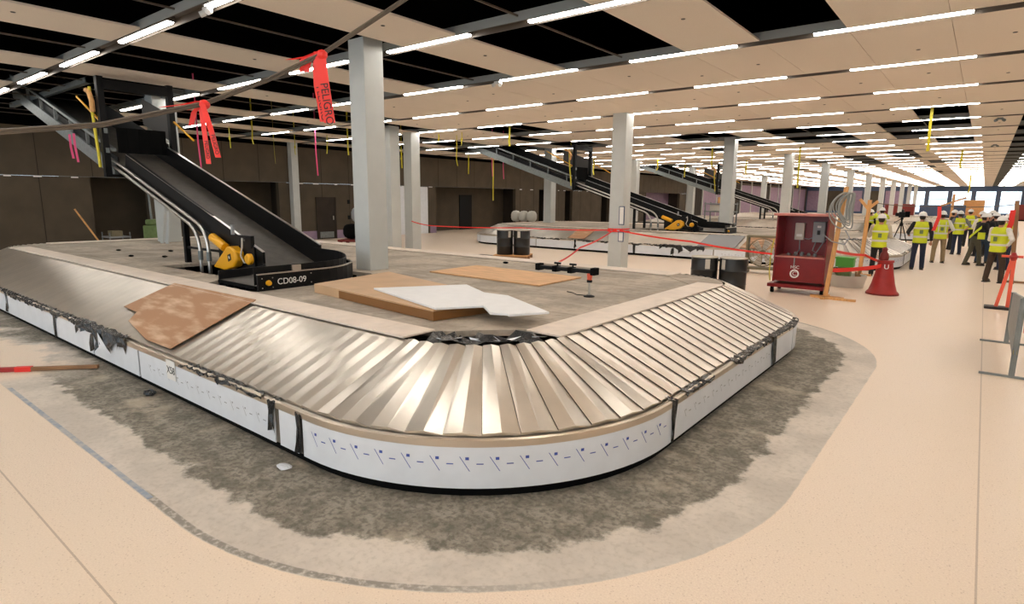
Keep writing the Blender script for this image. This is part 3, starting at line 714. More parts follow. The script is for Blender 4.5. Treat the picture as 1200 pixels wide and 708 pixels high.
# board on the second carousel
for x0, x1, lab, m in ((-6.5, -3.9, 'tan board covering the right end of the second carousel plates', 'brown'), (-13.6, -12.7, 'small tan board on the left end of the second carousel plates', 'brown'), (-8.0, -6.6, 'crumpled grey sheet on the second carousel plates beside the tan board', 'greybox')):
    o = sheet_on_slope([(x0, 2.56), (x0+.1, 3.4), (x1, 3.42), (x1-.05, 2.55)], .01, 'cover_sheet', lab, m, .004); o.location = (0, PITCH, 0)

# ------------------------------------------------------------------ clamp bar on a stand
L = thing('lifting_bar', 'black lifting bar with clamps on a slim post with orange grip', 'lifting bar', (-3.93, 6.6, .88))
MB().lathe([(0, 0), (.075, 0), (.07, .012), (.03, .025), (0, .025)], (-3.93, 6.6, .88), 18).build('base', M['black'], L)
MB().cyl((-3.93, 6.6, .9), (-3.93, 6.6, 1.12), .015, 10).build('post', M['pipe'], L, smooth=True)
MB().lathe([(.0, 0), (.03, 0), (.036, .01), (.03, .05), (.038, .10), (.03, .12), (0, .12)], (-3.93, 6.6, 1.07), 14).build('grip', M['orange'], L, smooth=True)
MB().lathe([(.0, 0), (.034, 0), (.038, .02), (.03, .04), (0, .04)], (-3.93, 6.6, 1.07), 14).build('grip_ring', M['black'], L, smooth=True)
a_, b_ = Vector((-4.75, 6.62, 1.21)), Vector((-3.86, 6.6, 1.215))
MB().beam(a_, b_, .09, .05).build('bar', M['black'], L, bevel=.008)
for t in (0, .32, .6, 1):
    p = a_.lerp(b_, t); MB().box(p.x-.035, p.x+.035, p.y-.06, p.y+.06, p.z-.045, p.z+(.05 if t in (0, 1) else .035)).build('clamp', M['blackmatt'], L, bevel=.008)
    if 0 < t < 1: MB().cyl((p.x+.02, p.y, p.z+.03), (p.x+.02, p.y, p.z+.07), .012, 8).cyl((p.x-.03, p.y, p.z+.07), (p.x+.07, p.y, p.z+.07), .014, 8).build('handle', M['black'], L)
MB().tube([(-4.0, 6.62, .888), (-4.12, 6.6, .888), (-4.25, 6.7, .888), (-4.35, 6.72, .89)], .006, 6).build('cord', M['ink'], L)
rebase(L, (-3.93, 6.6, .88))

# ------------------------------------------------------------------ drums, pallet
def make_drum():
    d = thing('steel_drum', '', 'drum')
    h, r = .88, .292
    MB().lathe([(0, 0), (r-.01, 0), (r, .015), (r, .28), (r+.01, .295), (r, .31), (r, .57), (r+.01, .585), (r, .60), (r, h-.02)], (0, 0, 0), 28).build('shell', M['drum'], d, smooth=True)
    MB().lathe([(r, h-.02), (r+.006, h), (r-.008, h), (r-.015, h-.02), (0, h-.02)], (0, 0, 0), 28).build('lid', M['palebox'], d, smooth=True)
    MB().lathe([(0, 0), (.03, 0), (.03, .012), (0, .014)], (.17, 0, h-.02), 12).build('bung', M['pipe'], d)
    mb = MB(); a0 = -PI/2-.1
    mb.grid([[( (r+.003)*math.cos(a0+k*.09), (r+.003)*math.sin(a0+k*.09), z) for z in (.62, .84)] for k in range(5)]); mb.build('paper_label', M['palebox'], d)
    return d
drum = make_drum()
spots = [(-4.86, 13.22, 0, .5, 'black steel drum behind the deck corner, the left of two'), (-4.26, 13.36, 0, -.55, 'black steel drum behind the deck corner, the right of two'),
         (-13.35, 16.45, .14, 1.2, 'black steel drum on the wooden pallet, the left one'), (-12.82, 16.75, .14, .2, 'black steel drum on the wooden pallet, the right one')]
for i, (x, y, z, rz, lab) in enumerate(spots):
    o = drum if i == 0 else copy_tree(drum); o.location = (x, y, z); o.rotation_euler.z = rz; tag(o, lab, 'drum', 'black drums')
P_ = thing('wooden_pallet', 'wooden pallet under the two far black drums', 'pallet', (-13.1, 16.6, 0), .45)
for k in range(6): MB().box(-.62, .62, -.5+k*.185, -.5+k*.185+.12, .118, .14).build('deck_board', M['wood'], P_)
for y in (-.48, 0, .48): MB().box(-.62, .62, y-.04, y+.04, 0, .118).build('bearer', M['darkwood'], P_)
tag(MB().box(-.35, .35, -.1, .1, 0, .1).build('dark_beam', M['blackmatt'], None, bevel=.01, loc=(-13.9, 16.1, 0)), 'short black beam on the floor left of the wooden pallet', 'beam')

# ------------------------------------------------------------------ drum fan
Fn = thing('box_fan', 'large dusty olive box fan beside the red cabinet', 'fan', (-5.0, 18.3, 0), .15)
s = .46
mb = MB().box(-s, s, -.2, .2, .12, .18).box(-s, s, -.2, .2, 1.06, 1.12).box(-s, -s+.06, -.2, .2, .18, 1.06).box(s-.06, s, -.2, .2, .18, 1.06)
mb.build('housing', M['fanolive'], Fn, bevel=.01)
MB().lathe([(.40, -.05), (.42, -.05), (.42, .1), (.40, .1)], (0, 0, .62), 32, Matrix.Rotation(PI/2, 3, 'X')).build('shroud', M['fanolive'], Fn)
for k in range(6):
    a = k*PI/3+.2; mb = MB(); pts = [(.08, -.05), (.37, -.13), (.38, .1), (.1, .05)]; vs = []
    for r_, t_ in pts: vs.append((r_*math.cos(a)-t_*math.sin(a), -.05+t_*.5, .62+r_*math.sin(a)+t_*math.cos(a)))
    mb.add(vs, [(0, 1, 2, 3)]).build('blade', M['palebox'], Fn, solid=.006)
MB().cyl((0, -.1, .62), (0, .1, .62), .08, 16).build('hub', M['fanolive'], Fn)
for r_ in (.15, .25, .34): MB().tube([(r_*math.cos(a), -.19, .62+r_*math.sin(a)) for a in (2*PI*k/24 for k in range(25))], .005, 5).build('guard_ring', M['fanolive'], Fn)
for k in range(4): 
    a = k*PI/4; MB().cyl((-.42*math.cos(a), -.19, .62-.42*math.sin(a)), (.42*math.cos(a), -.19, .62+.42*math.sin(a)), .005, 5).build('guard_spoke', M['fanolive'], Fn)
for x in (-.4, .4): MB().box(x-.03, x+.03, -.28, .28, 0, .12).build('foot', M['fanolive'], Fn, bevel=.01)

# ------------------------------------------------------------------ red power cabinet on casters
Cb = thing('power_cabinet', 'red open-front power cabinet on casters', 'cabinet', (-3.22, 15.1, 0), .02)
W2, D2 = .55, .38
MB().box(-W2, -W2+.03, -D2, D2, .26, 1.80).build('side_panel', M['cabred'], Cb, bevel=.004); MB().box(W2-.03, W2, -D2, D2, .26, 1.80).build('side_panel', M['cabred'], Cb, bevel=.004)
MB().box(-W2, W2, D2-.03, D2, .26, 1.80).build('back_panel', M['cabred'], Cb)
MB().box(-W2-.06, W2+.03, -D2-.08, D2+.04, 1.80, 1.85).build('lid', M['cabtop'], Cb, bevel=.006)
MB().box(-W2+.03, W2-.03, -D2+.02, -D2+.05, .28, .84).build('front_panel', M['cabred'], Cb)
MB().box(-W2+.03, W2-.03, -D2-.01, D2-.03, .84, .87).build('shelf', M['cabtop'], Cb)
MB().box(-W2-.08, W2+.02, -D2-.1, D2+.05, .14, .22).build('base_frame', M['cabred'], Cb, bevel=.006)
for x in (-W2+.02, W2-.02):
    for y in (-D2, D2-.05):
        c = MB().cyl((x-.03, y, .07), (x+.03, y, .07), .07, 14).build('caster', M['blackmatt'], Cb); MB().box(x-.04, x+.04, y-.02, y+.02, .07, .15).build('caster_fork', M['galv'], c)
b1 = MB().box(-.27, -.07, D2-.15, D2-.03, 1.22, 1.62).build('switch_box', M['palebox'], Cb, bevel=.008); MB().box(-.23, -.11, D2-.155, D2-.15, 1.3, 1.36).build('switch_plate', M['white'], b1)
b2 = MB().box(.12, .38, D2-.17, D2-.03, 1.18, 1.66).build('breaker_box', M['greybox'], Cb, bevel=.008); MB().box(.22, .28, D2-.2, D2-.17, 1.36, 1.46).build('breaker_handle', M['ink'], b2); MB().box(.21, .29, D2-.174, D2-.17, 1.52, 1.57).build('breaker_plate', M['white'], b2)
for pts in ([(-.15, .24, 1.22), (-.13, .2, 1.0), (-.12, -.1, .92), (-.1, -.385, .84), (-.1, -.385, .66)], [(.2, .22, 1.18), (.17, .1, 1.0), (.26, .05, .95), (.36, .1, 1.15), (.4, .2, 1.25), (.56, -.1, 1.3)], [(-.07, .22, 1.26), (.05, .2, 1.25), (.12, .22, 1.28)]):
    MB().tube(pts, .012, 7).build('cable', M['greybox'], Cb, smooth=True)
for k in range(5): MB().cyl((-.3+k*.14, -.1+.05*(k % 2), .87), (-.28+k*.14, -.1, .92+.02*(k % 3)), .04, 10).build('socket', M['galv'], Cb)
text_mesh('HSC', .10, 'label_text', M['white'], Cb, frame_mtx((-.08, -D2+.016, .62), (1, 0, 0), (0, 0, 1)))
rg = MB(); n = 28
rg.lathe([(.068, 0), (.10, 0), (.10, .003), (.068, .003)], (0, 0, 0), n, Matrix.Rotation(PI/2, 3, 'X')); rg.build('emblem', M['white'], Cb, loc=(-.08, -D2+.019, .47))
text_mesh('C', .13, 'emblem_text', M['white'], Cb, frame_mtx((-.08, -D2+.016, .47), (1, 0, 0), (0, 0, 1)))
MB().tube([(-.6, -.3, 1.25), (-.63, -.36, .9), (-.62, -.4, .5), (-.58, -.45, .28)], .012, 6).build('side_cord', M['yeltape'], Cb)
tag(MB().box(-.3, .35, -.05, .05, 0, .05).box(-.1, .6, -.16, -.07, .0, .045).build('floor_plank', M['wood'], None, loc=(-2.55, 14.55, 0)), 'short planks on the floor at the foot of the nearest wooden post', 'planks')

# ------------------------------------------------------------------ wooden posts, rope, coil, tapes
def post(p0, p1, lab, wd=.09, m='wood', feet=True, brace=None):
    o = thing('wooden_post', lab, 'post', p0); p0, p1 = Vector(p0), Vector(p1)
    MB().beam((0, 0, 0), p1-p0, wd, wd*.8).build('upright', M[m], o, bevel=.004)
    if feet: MB().box(-.3, .3, -.045, .045, 0, .05).build('foot', M[m], o); MB().box(-.045, .045, -.3, .3, 0, .045).build('foot', M[m], o)
    for a, b in brace or []: MB().beam(Vector(a)-p0, Vector(b)-p0, wd*.8, wd*.6).build('brace', M[m], o)
    return o
post((-2.58, 14.60, 0), (-2.38, 14.6, 2.45), 'leaning wooden post beside the red cabinet with a grey cable coil hung on it', .10)
post((-2.66, 19.8, 0), (-2.60, 19.8, 2.18), 'second wooden post with a forked top, behind the green crate', .12, 'wood', True, [((-2.6, 19.8, 1.9), (-2.85, 19.8, 2.2)), ((-2.6, 19.8, 1.95), (-2.4, 19.8, 2.15))])
post((-1.55, 44.0, 0), (-1.5, 44, 2.6), 'far wooden post with a cross arm behind the video camera', .16, 'wood', True, [((-2.1, 44, 1.9), (-.9, 44, 2.4))])
post((.80, 20.9, 0), (.66, 20.9, 2.2), 'wooden post with a grey lower half right of the man in brown trousers', .12, 'darkwood')
co = thing('cable_coil', 'grey cable coil hanging from the leaning wooden post', 'cable coil', (-2.4, 14.5, 2.32))
for k in range(8):
    ph = R.uniform(-.3, .3); rx, rz = R.uniform(.09, .16), R.uniform(.28, .40); cx = R.uniform(-.1, .14)
    MB().tube([(cx+rx*math.sin(t)+.05*math.cos(2*t+ph), -.02-.012*k+.03*math.sin(t+ph), -rz+rz*math.cos(t)) for t in (2*PI*j/28 for j in range(29))], .015, 6, False).build('cable_loop', M['galvc'], co, smooth=True)
MB().tube([(.1, 0, -.8), (.2, -.05, -.95), (.12, -.05, -1.1), (-.15, 0, -1.05), (-.35, .1, -.9)], .014, 6).build('cable_end', M['greybox'], co, smooth=True)
def strip(pts, wv, wd, lab, m='redtape', name='danger_tape', cat='tape', group=None, sag=0):
    P = []
    for a, b in zip(pts[:-1], pts[1:]):
        a, b = Vector(a), Vector(b)
        for k in range(8):
            t = k/8; p = a.lerp(b, t); p.z -= sag*4*t*(1-t); P.append(p)
    P.append(Vector(pts[-1])); return tag(MB().ribbon(P, wv, wd).build(name, M[m]), lab, cat, group)
def rope(pts, r, lab, sag, m='cable', name='rope'):
    P = []
    for a, b in zip(pts[:-1], pts[1:]):
        a, b = Vector(a), Vector(b)
        for k in range(10): t = k/10; p = a.lerp(b, t); p.z -= sag*4*t*(1-t); P.append(p)
    P.append(Vector(pts[-1])); return tag(MB().tube(P, r, 6).build(name, M[m], None, smooth=True), lab, name.split('_')[-1])
cpx = -8.62; cpy = 15.83
strip([(cpx-.1, cpy-.06, 1.22), (-12.2, 15.9, 1.15), (-16.4, 15.86, 1.06), (-17.6, 15.84, 1.2)], (0, 0, 1), .035, 'red danger tape running left from the tied column to the far column', sag=.03)
strip([(cpx+.2, cpy-.06, 1.22), (-6.0, 15.2, 1.05), (-3.8, 14.68, .90)], (0, 0, 1), .045, 'red danger tape running right from the tied column to the red cabinet', sag=.03)
strip([(cpx, cpy-.06, 1.22), (-8.24, 13.3, .87), (-7.7, 11.2, .62), (-7.6, 11.0, .02)], (0, 0, 1), .045, 'red danger tape slanting down from the tied column to the floor', sag=.05)
ty = thing('danger_tape', 'red danger tape tied round the square column', 'tape', (cpx, cpy, 1.2))
for dz in (-.04, .03): MB().box(-.245, .245, -.02, -.012, dz, dz+.035).box(.235, .243, -.02, .46, dz, dz+.035).build('wrap', M['redtape'], ty)
MB().ball((.02, -.04, .02), .06, .03, .05).build('knot', M['redtape'], ty)
ty.location = (cpx, 15.87, 1.2)
sg = thing('notice_board', 'white notices in blue frames fixed to the tied column', 'notice', (-8.5, 15.86, 1.0))
for z0, h in ((.38, .55), (-.12, .30)):
    f_ = MB().box(-.0, .18, -.02, 0, z0, z0+h).build('frame', M['cyan'], sg); MB().box(.025, .155, -.024, -.02, z0+.025, z0+h-.025).build('notice_sheet', M['white'], f_)
rope([(-2.6, 19.8, 2.12), (-1.0, 20.3, 2.03), (.68, 20.9, 2.1)], .012, 'dark rope strung between the forked wooden post and the right wooden post', .05)
strip([(-.98, 20.27, 2.02), (-.96, 20.27, 1.75), (-1.05, 20.26, 1.35)], (1, .2, 0), .09, 'red tape tail hanging from the rope in front of the man in tan trousers')
strip([(.6, 20.78, 1.95), (.6, 20.78, 1.6), (.53, 20.78, 1.25)], (1, .2, 0), .12, 'red tape tail hanging on the right wooden post')
strip([(-2.5, 14.7, 1.05), (-2.2, 17, .82), (-1.7, 16.15, .74)], (0, 0, 1), .06, 'red danger tape slanting from the leaning post down to the red cone', sag=.02)
strip([(-2.52, 14.68, .62), (-2.0, 15.4, .64), (-1.72, 15.95, .68)], (0, 0, 1), .09, 'broad red danger tape level between the leaning post and the red cone', sag=.01)

# ------------------------------------------------------------------ cone, crates
cn = thing('traffic_cone', 'red flared cone with a white letter U on it', 'cone', (-1.66, 16.1, 0))
MB().lathe([(.0, 0), (.33, 0), (.33, .05), (.29, .09), (.24, .25), (.19, .5), (.155, .74), (.175, .76), (.175, .80), (.0, .80)], (0, 0, 0), 28).build('body', M['conered'], cn, smooth=True)
MB().lathe([(.335, 0), (.34, .0), (.34, .035), (.335, .035)], (0, 0, 0), 28).build('base_rim', M['rust'], cn)
text_mesh('U', .15, 'letter', M['white'], cn, frame_mtx((.05, -.205, .66), (1, .2, 0), (0, .15, 1)))
bt = tag(MB().lathe([(0, 0), (.09, 0), (.10, .05), (.085, .14), (.05, .2), (.06, .26), (.03, .30), (0, .30)], (-1.7, 16.1, .80), 14).build('tape_bundle', M['rust'], None, smooth=True), 'dark red bundle sitting on top of the red cone', 'bundle')
tub = thing('plastic_tub', 'cloudy plastic tub of scraps under the green crate', 'tub', (-2.55, 17.0, 0))
MB().lathe([(0, .01), (.36, .01), (.42, .30), (.44, .30), (.44, .27), (.38, 0), (0, 0)], (0, 0, 0), 24).build('tub_body', M['clear'], tub, smooth=True)
for k in range(9): 
    a = R.uniform(0, 6); MB().beam((.2*math.cos(a), .2*math.sin(a), .05), (.3*math.cos(a+1), .3*math.sin(a+1), R.uniform(.25, .5)), .05, .03).build('scrap', M['darkwood' if k % 2 else 'olive'], tub)
cr = thing('plastic_crate', 'bright green plastic crate beside the leaning wooden post', 'crate', (-2.62, 17.0, .50))
MB().box(-.2, .2, -.15, .15, 0, .02).box(-.2, .2, -.15, -.13, .02, .24).box(-.2, .2, .13, .15, .02, .24).box(-.2, -.18, -.13, .13, .02, .24).box(.18, .2, -.13, .13, .02, .24).build('crate_body', M['green'], cr, bevel=.006)
MB().box(-.215, .215, -.165, .165, .20, .245).build('crate_rim', M['green'], cr, bevel=.004)
tag(MB().box(-.14, .14, -.14, .14, .02, .498).box(-.17, .17, -.03, .03, .2, .25).build('paint_stand', M['olive'], None, bevel=.01, loc=(-2.62, 17.0, 0)), 'olive stand holding up the green crate inside the tub', 'stand')

# ------------------------------------------------------------------ barricade and orange stand at the right edge
br = thing('barricade', 'grey plate barricade on bar feet at the right edge of the hall floor', 'barricade', (.5, 10.5, 0))
MB().add([(-.015, 1.25, .28), (-.015, -1.15, .22), (-.015, -1.15, 1.02), (-.015, 1.25, .80), (.015, 1.25, .28), (.015, -1.15, .22), (.015, -1.15, 1.02), (.015, 1.25, .80)], [(3, 2, 1, 0), (4, 5, 6, 7), (0, 1, 5, 4), (1, 2, 6, 5), (2, 3, 7, 6), (3, 0, 4, 7)]).build('plate', M['barric'], br, bevel=.006)
for y in (1.2, -1.1):
    MB().box(-.03, .03, y-.03, y+.03, .02, .8 if y > 0 else 1.0).build('upright', M['barric'], br)
    MB().box(-.32, .55, y-.02, y+.02, 0, .025).build('foot', M['barric'], br)
MB().ribbon([(.02, -.9, 1.0), (.05, -.92, .8), (.06, -.9, .55)], (0, 1, 0), .12).build('tape_tail', M['orange'], br); MB().box(-.02, .02, -1.13, -1.09, .3, .36).build('clip', M['yeltape'], br)
os_ = thing('warning_post', 'orange tapered warning post on a dark base behind the grey barricade', 'warning post', (.5, 15.5, 0))
MB().box(-.28, .2, -.15, .15, 0, .05).build('base', M['shoe'], os_, bevel=.01)
for dx in (-.09, .09): MB().beam((dx, 0, .05), (.07+dx*.2, 0, 1.02), .08, .06).build('post_leg', M['orange'], os_, bevel=.006)
MB().lathe([(0, 0), (.05, 0), (.06, .05), (.09, .08), (.05, .11), (.03, .16), (0, .16)], (.07, 0, 1.0), 14).build('post_top', M['conered'], os_, smooth=True)
MB().cyl((-.12, 0, 1.08), (.22, 0, 1.08), .025, 8).build('cross_handle', M['orange'], os_)
# odds and ends on the floor
st = thing('wooden_stick', 'long wooden stick on the floor with red tape round it', 'stick', (-8.8, 2.0, 0))
d_ = Vector((-8.42, 2.36, .03)); e_ = Vector((-9.6, 1.05, .03))
MB().beam(d_, e_, .05, .045).build('shaft', M['darkwood'], st, bevel=.006)
p_ = d_.lerp(e_, .42); q_ = d_.lerp(e_, .52); MB().beam(p_, q_, .062, .058).build('tape_wrap', M['redtape'], st); p_ = d_.lerp(e_, .5); q_ = d_.lerp(e_, 1); MB().beam(p_, q_, .054, .05).build('tape_wrap', M['conered'], st)
rebase(st, (-8.8, 2.0, 0))
def lump(loc, sx, sy, sz, m, name, lab, cat, seed):
    r = random.Random(seed); mb = MB().ball((0, 0, sz), sx, sy, sz, 12); mb.v = [tuple(c*r.uniform(.8, 1.12) for c in v[:2])+(max(0, v[2]*r.uniform(.85, 1.1)),) for v in mb.v]
    o = mb.build(name, M[m]); o.location = loc; return tag(o, lab, cat)
lump((-6.86, 2.36, 0), .09, .06, .03, 'torn', 'plastic_scrap', 'crumpled dark plastic scrap on the floor below the X58 paper', 'scrap', 1)
lump((-13.9, 2.1, 0), .12, .05, .04, 'blackmatt', 'rubber_block', 'black block on the floor by the far left fascia', 'block', 2)
lump((-4.15, 2.33, 0), .08, .05, .015, 'film', 'film_scrap', 'white film scrap on the floor below the torn corner seam', 'scrap', 3)
lump((-7.2, 8.9, .88), .06, .05, .02, 'blackmatt', 'rubber_scrap', 'small black scrap on the deck left of the plywood', 'scrap', 4)
for k, (x, y) in enumerate(((-13.0, 5.0), (-14.2, 5.6), (-13.6, 4.6), (-15.2, 4.9))): lump((x, y, .88), .07, .05, .02, 'blackmatt', 'rubble_bit', f'small dark bit on the far left deck, {ordinal(k+1)} from the conveyor leg', 'scrap', 20+k)
tag(MB().box(-8.3, -4.45, 1.448, 1.488, 0, .002).build('chalk_line', M['blue']), 'blue chalk line along the edge of the bare concrete', 'chalk line')
ps = thing('paper_sign', 'white paper marked X58 taped on the carousel side', 'paper sign', (-6.48, 2.45, .33))
MB().box(-.105, .105, -.003, 0, -.10, .11).build('sheet', M['white'], ps); ps.location = (-6.48, CY-HY-.018, .33)
text_mesh('X58', .11, 'sign_text', M['ink'], ps, frame_mtx((0, -.004, .0), (1, 0, 0), (0, 0, 1)), .001)

# ------------------------------------------------------------------ temporary cable with danger tapes under the ceiling
cab = [Vector((-5.1, .95, 2.55)), Vector((-4.89, 1.0, 2.52)), Vector((-4.72, 1.5, 2.60)), Vector((-4.50, 2.09, 2.79)), Vector((-4.27, 2.45, 2.98)), Vector((-4.03, 2.77, 3.19)), Vector((-3.57, 3.19, 3.59)), Vector((-3.2, 3.55, 3.95)), Vector((-2.9, 3.85, 4.57))]
tag(MB().tube(cab, .0115, 8).tube([v+Vector((.008, -.004, .015)) for v in cab], .009, 8).build('overhead_cable', M['cable'], None, smooth=True), 'grey twin cable sagging below the ceiling with red tapes tied to it', 'cable')
vx = Vector((AX[0][0], AX[1][0], 0)).normalized()
def tie(root, strips, bow):
    for pts, wd, tx in strips:
        mb = MB().ribbon([Vector(p) for p in pts], vx, wd, .004); o = mb.build('tape_strip', M['redtape'], root)
        if tx:
            a, b = Vector(pts[-2]), Vector(pts[-1]); d = (b-a).normalized(); nrm = d.cross(vx).normalized()
            c = a.lerp(b, .5); 
            vc = (Vector(CAM)-(root.location+c)).normalized(); s_ = .007 if True else 0
            xx = d; yy = vx if vx.cross(d).dot(vc) < 0 else -vx
            yy = -yy if xx.cross(yy).dot(vc) < 0 else yy
            text_mesh('PELIGRO', wd*.95, 'tape_text', M['ink'], root, frame_mtx(c+vc*.006, xx, yy), .0005)
    for c, rr in bow: MB().ball(c, rr[0], rr[1], rr[2], 10).build('knot', M['redtape'], root)
t1 = thing('danger_tape', 'red danger tape hanging from the cable, the one by the large white column', 'tape', (-4.03, 2.77, 3.19))
tie(t1, [([(0, -.02, .02), (.015, -.02, -.10), (.035, -.02, -.22), (.09, -.02, -.50)], .085, 1), ([(0, -.03, .0), (-.02, -.03, -.1), (-.01, -.035, -.22), (.05, -.035, -.49)], .07, 1),
         ([(.02, -.02, .02), (-.1, -.06, -.01), (-.22, -.14, -.03)], .06, 0), ([(-.03, -.03, 0), (-.09, -.07, -.03), (-.12, -.08, -.12)], .075, 0)], [((0, 0, 0), (.05, .04, .04)), ((-.1, -.08, -.05), (.05, .04, .025))])
t2 = thing('danger_tape', 'red danger tape with two long tails on the cable left of the column', 'tape', (-4.50, 2.09, 2.79))
tie(t2, [([(-.01, -.02, 0), (.0, -.02, -.12), (.015, -.02, -.22), (.04, -.02, -.42)], .035, 1), ([(.03, -.03, .0), (.09, -.03, -.1), (.14, -.03, -.2), (.21, -.03, -.38)], .04, 1),
         ([(-.02, -.02, 0), (-.08, -.04, -.05), (-.12, -.05, -.14)], .04, 0), ([(0, -.03, .02), (-.1, -.09, .0), (-.24, -.19, -.02)], .05, 0)], [((0, 0, 0), (.045, .04, .035)), ((-.1, -.08, -.02), (.07, .04, .02))])

# caution strips hanging from the ceiling
strips = [(320, 157, 34), (345, 161, 20), (383, 158, 22), (407, 157, 25), (514, 157, 10), (535, 158, 38), (541, 155, 16), (549, 185, 20), (597, 150, 22), (578, 190, 48), (470, 172, 26), (669, 178, 34), (696, 186, 20), (771, 186, 14), (803, 192, 16), (835, 172, 24), (875, 188, 16), (938, 172, 46), (1092, 128, 42), (1128, 176, 18), (1138, 205, 18), (295, 148, 20), (268, 148, 24)]
for i, (px, py, hh) in enumerate(sorted(strips)):
    d = Vector([AX[r][0]*(px-600)/F0+AX[r][1]*(py-354)/F0+AX[r][2] for r in range(3)]); t = (ZC-CAM[2])/d.z if d.z > .015 else 0
    P = Vector(CAM)+d*t if 0 < t and (d*t).x > -25 else Vector(CAM)+d*(-24/d.x)
    kk_ = math.floor((P.y-Y0)/LP); ii_ = math.floor((X0-P.x)/MOD)
    L_ = hh/F0*(P-Vector(CAM)).length*.9; top = Vector((P.x, P.y, ZC if tan_cell(kk_, ii_) else 5.9)); base_ = Vector((P.x, P.y, ZC))
    r = random.Random(i); w_ = .05+.004*P.y*.25
    mb = MB().ribbon([top, base_+Vector((.01, 0, -L_*.4)), base_+Vector((r.uniform(-.03, .03), 0, -L_*.75)), base_+Vector((r.uniform(-.06, .06), 0, -L_-(ZC-P.z)))], (1, r.uniform(-.5, .5), 0), w_)
    if i % 3 == 0: mb.ball(base_+Vector((0, 0, -L_*.55)), w_*.8, .03, w_*1.2, 8)
    tag(mb.build('caution_tape', M['yeltape']), f'yellow caution tape hanging from the ceiling, {ordinal(i+1)} of these counting from the left', 'tape', 'yellow tapes hanging from the ceiling')
for i, (x, y, z0, z1) in enumerate(((-16.83, 4.68, 4.6, 2.95), (-16.53, 4.68, 4.6, 2.86), (-20, 9.0, 4.6, 3.0), (-20, 13.3, 4.6, 2.9), (-22, 25.9, 4.6, 3.3), (-22, 26.9, 4.6, 3.2))):
    tag(MB().ribbon([(x, y, 5.9 if y > 6 else 3.5), (x, y, (z0+z1)/2 if y > 6 else 3.2), (x+.03, y+.02, z1)], (.4, 1, 0), .045).build('pink_ribbon', M['pink']), f'pink ribbon hanging from the ceiling near the brown wall, {ordinal(i+1)} from the left', 'ribbon', 'pink ribbons hanging from the ceiling')
# cameras and sensors under the ceiling
for i, (px, py) in enumerate(((243, 11), (583, 97), (1172, 139), (1166, 170))):
    d = Vector([AX[r][0]*(px-600)/F0+AX[r][1]*(py-354)/F0+AX[r][2] for r in range(3)]); P = Vector(CAM)+d*((ZC-.03-CAM[2])/d.z)
    o = thing('ceiling_sensor', ['white twin-head sensor on the ceiling slot at the upper left', 'white twin-head sensor on the ceiling slot above the plywood', 'grey dome sensor on the ceiling panels at the right, nearer one', 'grey dome sensor on the ceiling panels at the right, farther one'][i], 'sensor', P)
    MB().box(-.07, .07, -.04, .04, -.03, .03).build('body', M['white' if i < 2 else 'galv'], o, bevel=.008)
    for s_ in (-1, 1): MB().cyl((s_*.07, 0, -.03), (s_*.11, -.05, -.06), .04, 12).build('head', M['white' if i < 2 else 'galv'], o)
# things by the left wall
gm = thing('floor_machine', 'small green machine with a tall handle by the dark doorway', 'machine', (-24.4, 9.2, 0), .4)
MB().box(-.35, .35, -.3, .3, .45, 1.0).build('body', M['olive'], gm, bevel=.05); MB().box(-.28, .28, -.25, .25, 1.0, 1.22).build('tank', M['olive'], gm, bevel=.06)
for x in (-.3, .3): MB().cyl((x-.04, -.2, .2), (x+.04, -.2, .2), .2, 16).build('wheel', M['blackmatt'], gm)
MB().box(-.25, .25, -.25, .25, .2, .46).build('chassis', M['black'], gm); MB().cyl((-.3, .1, 1.0), (-.36, .1, 2.7), .04, 8).build('handle', M['galv'], gm)
br_ = thing('push_broom', 'long-handled broom leaning beside the dark doorway', 'broom', (-24.6, 7.0, 0))
MB().cyl((0, .55, .1), (-.6, -.1, 1.6), .03, 8).build('handle', M['wood'], br_); MB().box(-.15, .15, .2, .9, 0, .12).build('brush', M['blackmatt'], br_)
tb = thing('tool_cart', 'small grey tool cart by the left brown wall', 'cart', (-25.2, 8.1, 0)); MB().box(-.4, .4, -.35, .35, .1, .14).box(-.4, .4, -.35, .35, .55, .6).build('tray', M['greybox'], tb)
for x in (-.38, .38):
    for y in (-.33, .33): MB().cyl((x, y, 0), (x, y, .75), .02, 6).build('leg', M['galv'], tb)
MB().box(-.2, .2, -.2, .15, .6, .8).build('tool_box', M['fanolive'], tb)
for k, (x, z) in enumerate(((-16.85, 1.85), (-16.55, 1.7))): tag(MB().add([(x, 6.3, .0), (x+.16, 6.3, 0), (x-.05, 6.6, z), (x-.21, 6.6, z), (x, 6.33, .0), (x+.16, 6.33, 0), (x-.05, 6.63, z), (x-.21, 6.63, z)], [(0, 1, 2, 3), (7, 6, 5, 4), (0, 4, 5, 1), (2, 6, 7, 3), (1, 5, 6, 2), (0, 3, 7, 4)]).build('leaning_board', M['column']), f'pale board leaning on the column behind the conveyor, {"taller" if k == 0 else "shorter"} one', 'board')
ct = thing('flat_cart', 'low red cart loaded with dark bags beside the large white column', 'cart', (-20.3, 15.6, 0), .6)
MB().box(-.95, .95, -.5, .5, .28, .36).build('platform', M['rust'], ct)
for x in (-.85, .0, .85):
    for y in (-.42, .42): MB().box(x-.06, x+.06, y-.06, y+.06, 0, .28).build('leg', M['rust'], ct)
def bag(c, sx, sy, sz, m, name, lab, cat='bag'):
    mb = MB().ball((0, 0, 0), sx, sy, sz, 14); r = random.Random(sx*99); mb.v = [tuple(math.copysign(abs(q)**.75*s_**.25, q) for q, s_ in zip(v, (sx, sy, sz))) for v in mb.v]
    o = mb.build(name, M[m], None, smooth=True); o.location = c; return tag(o, lab, cat)
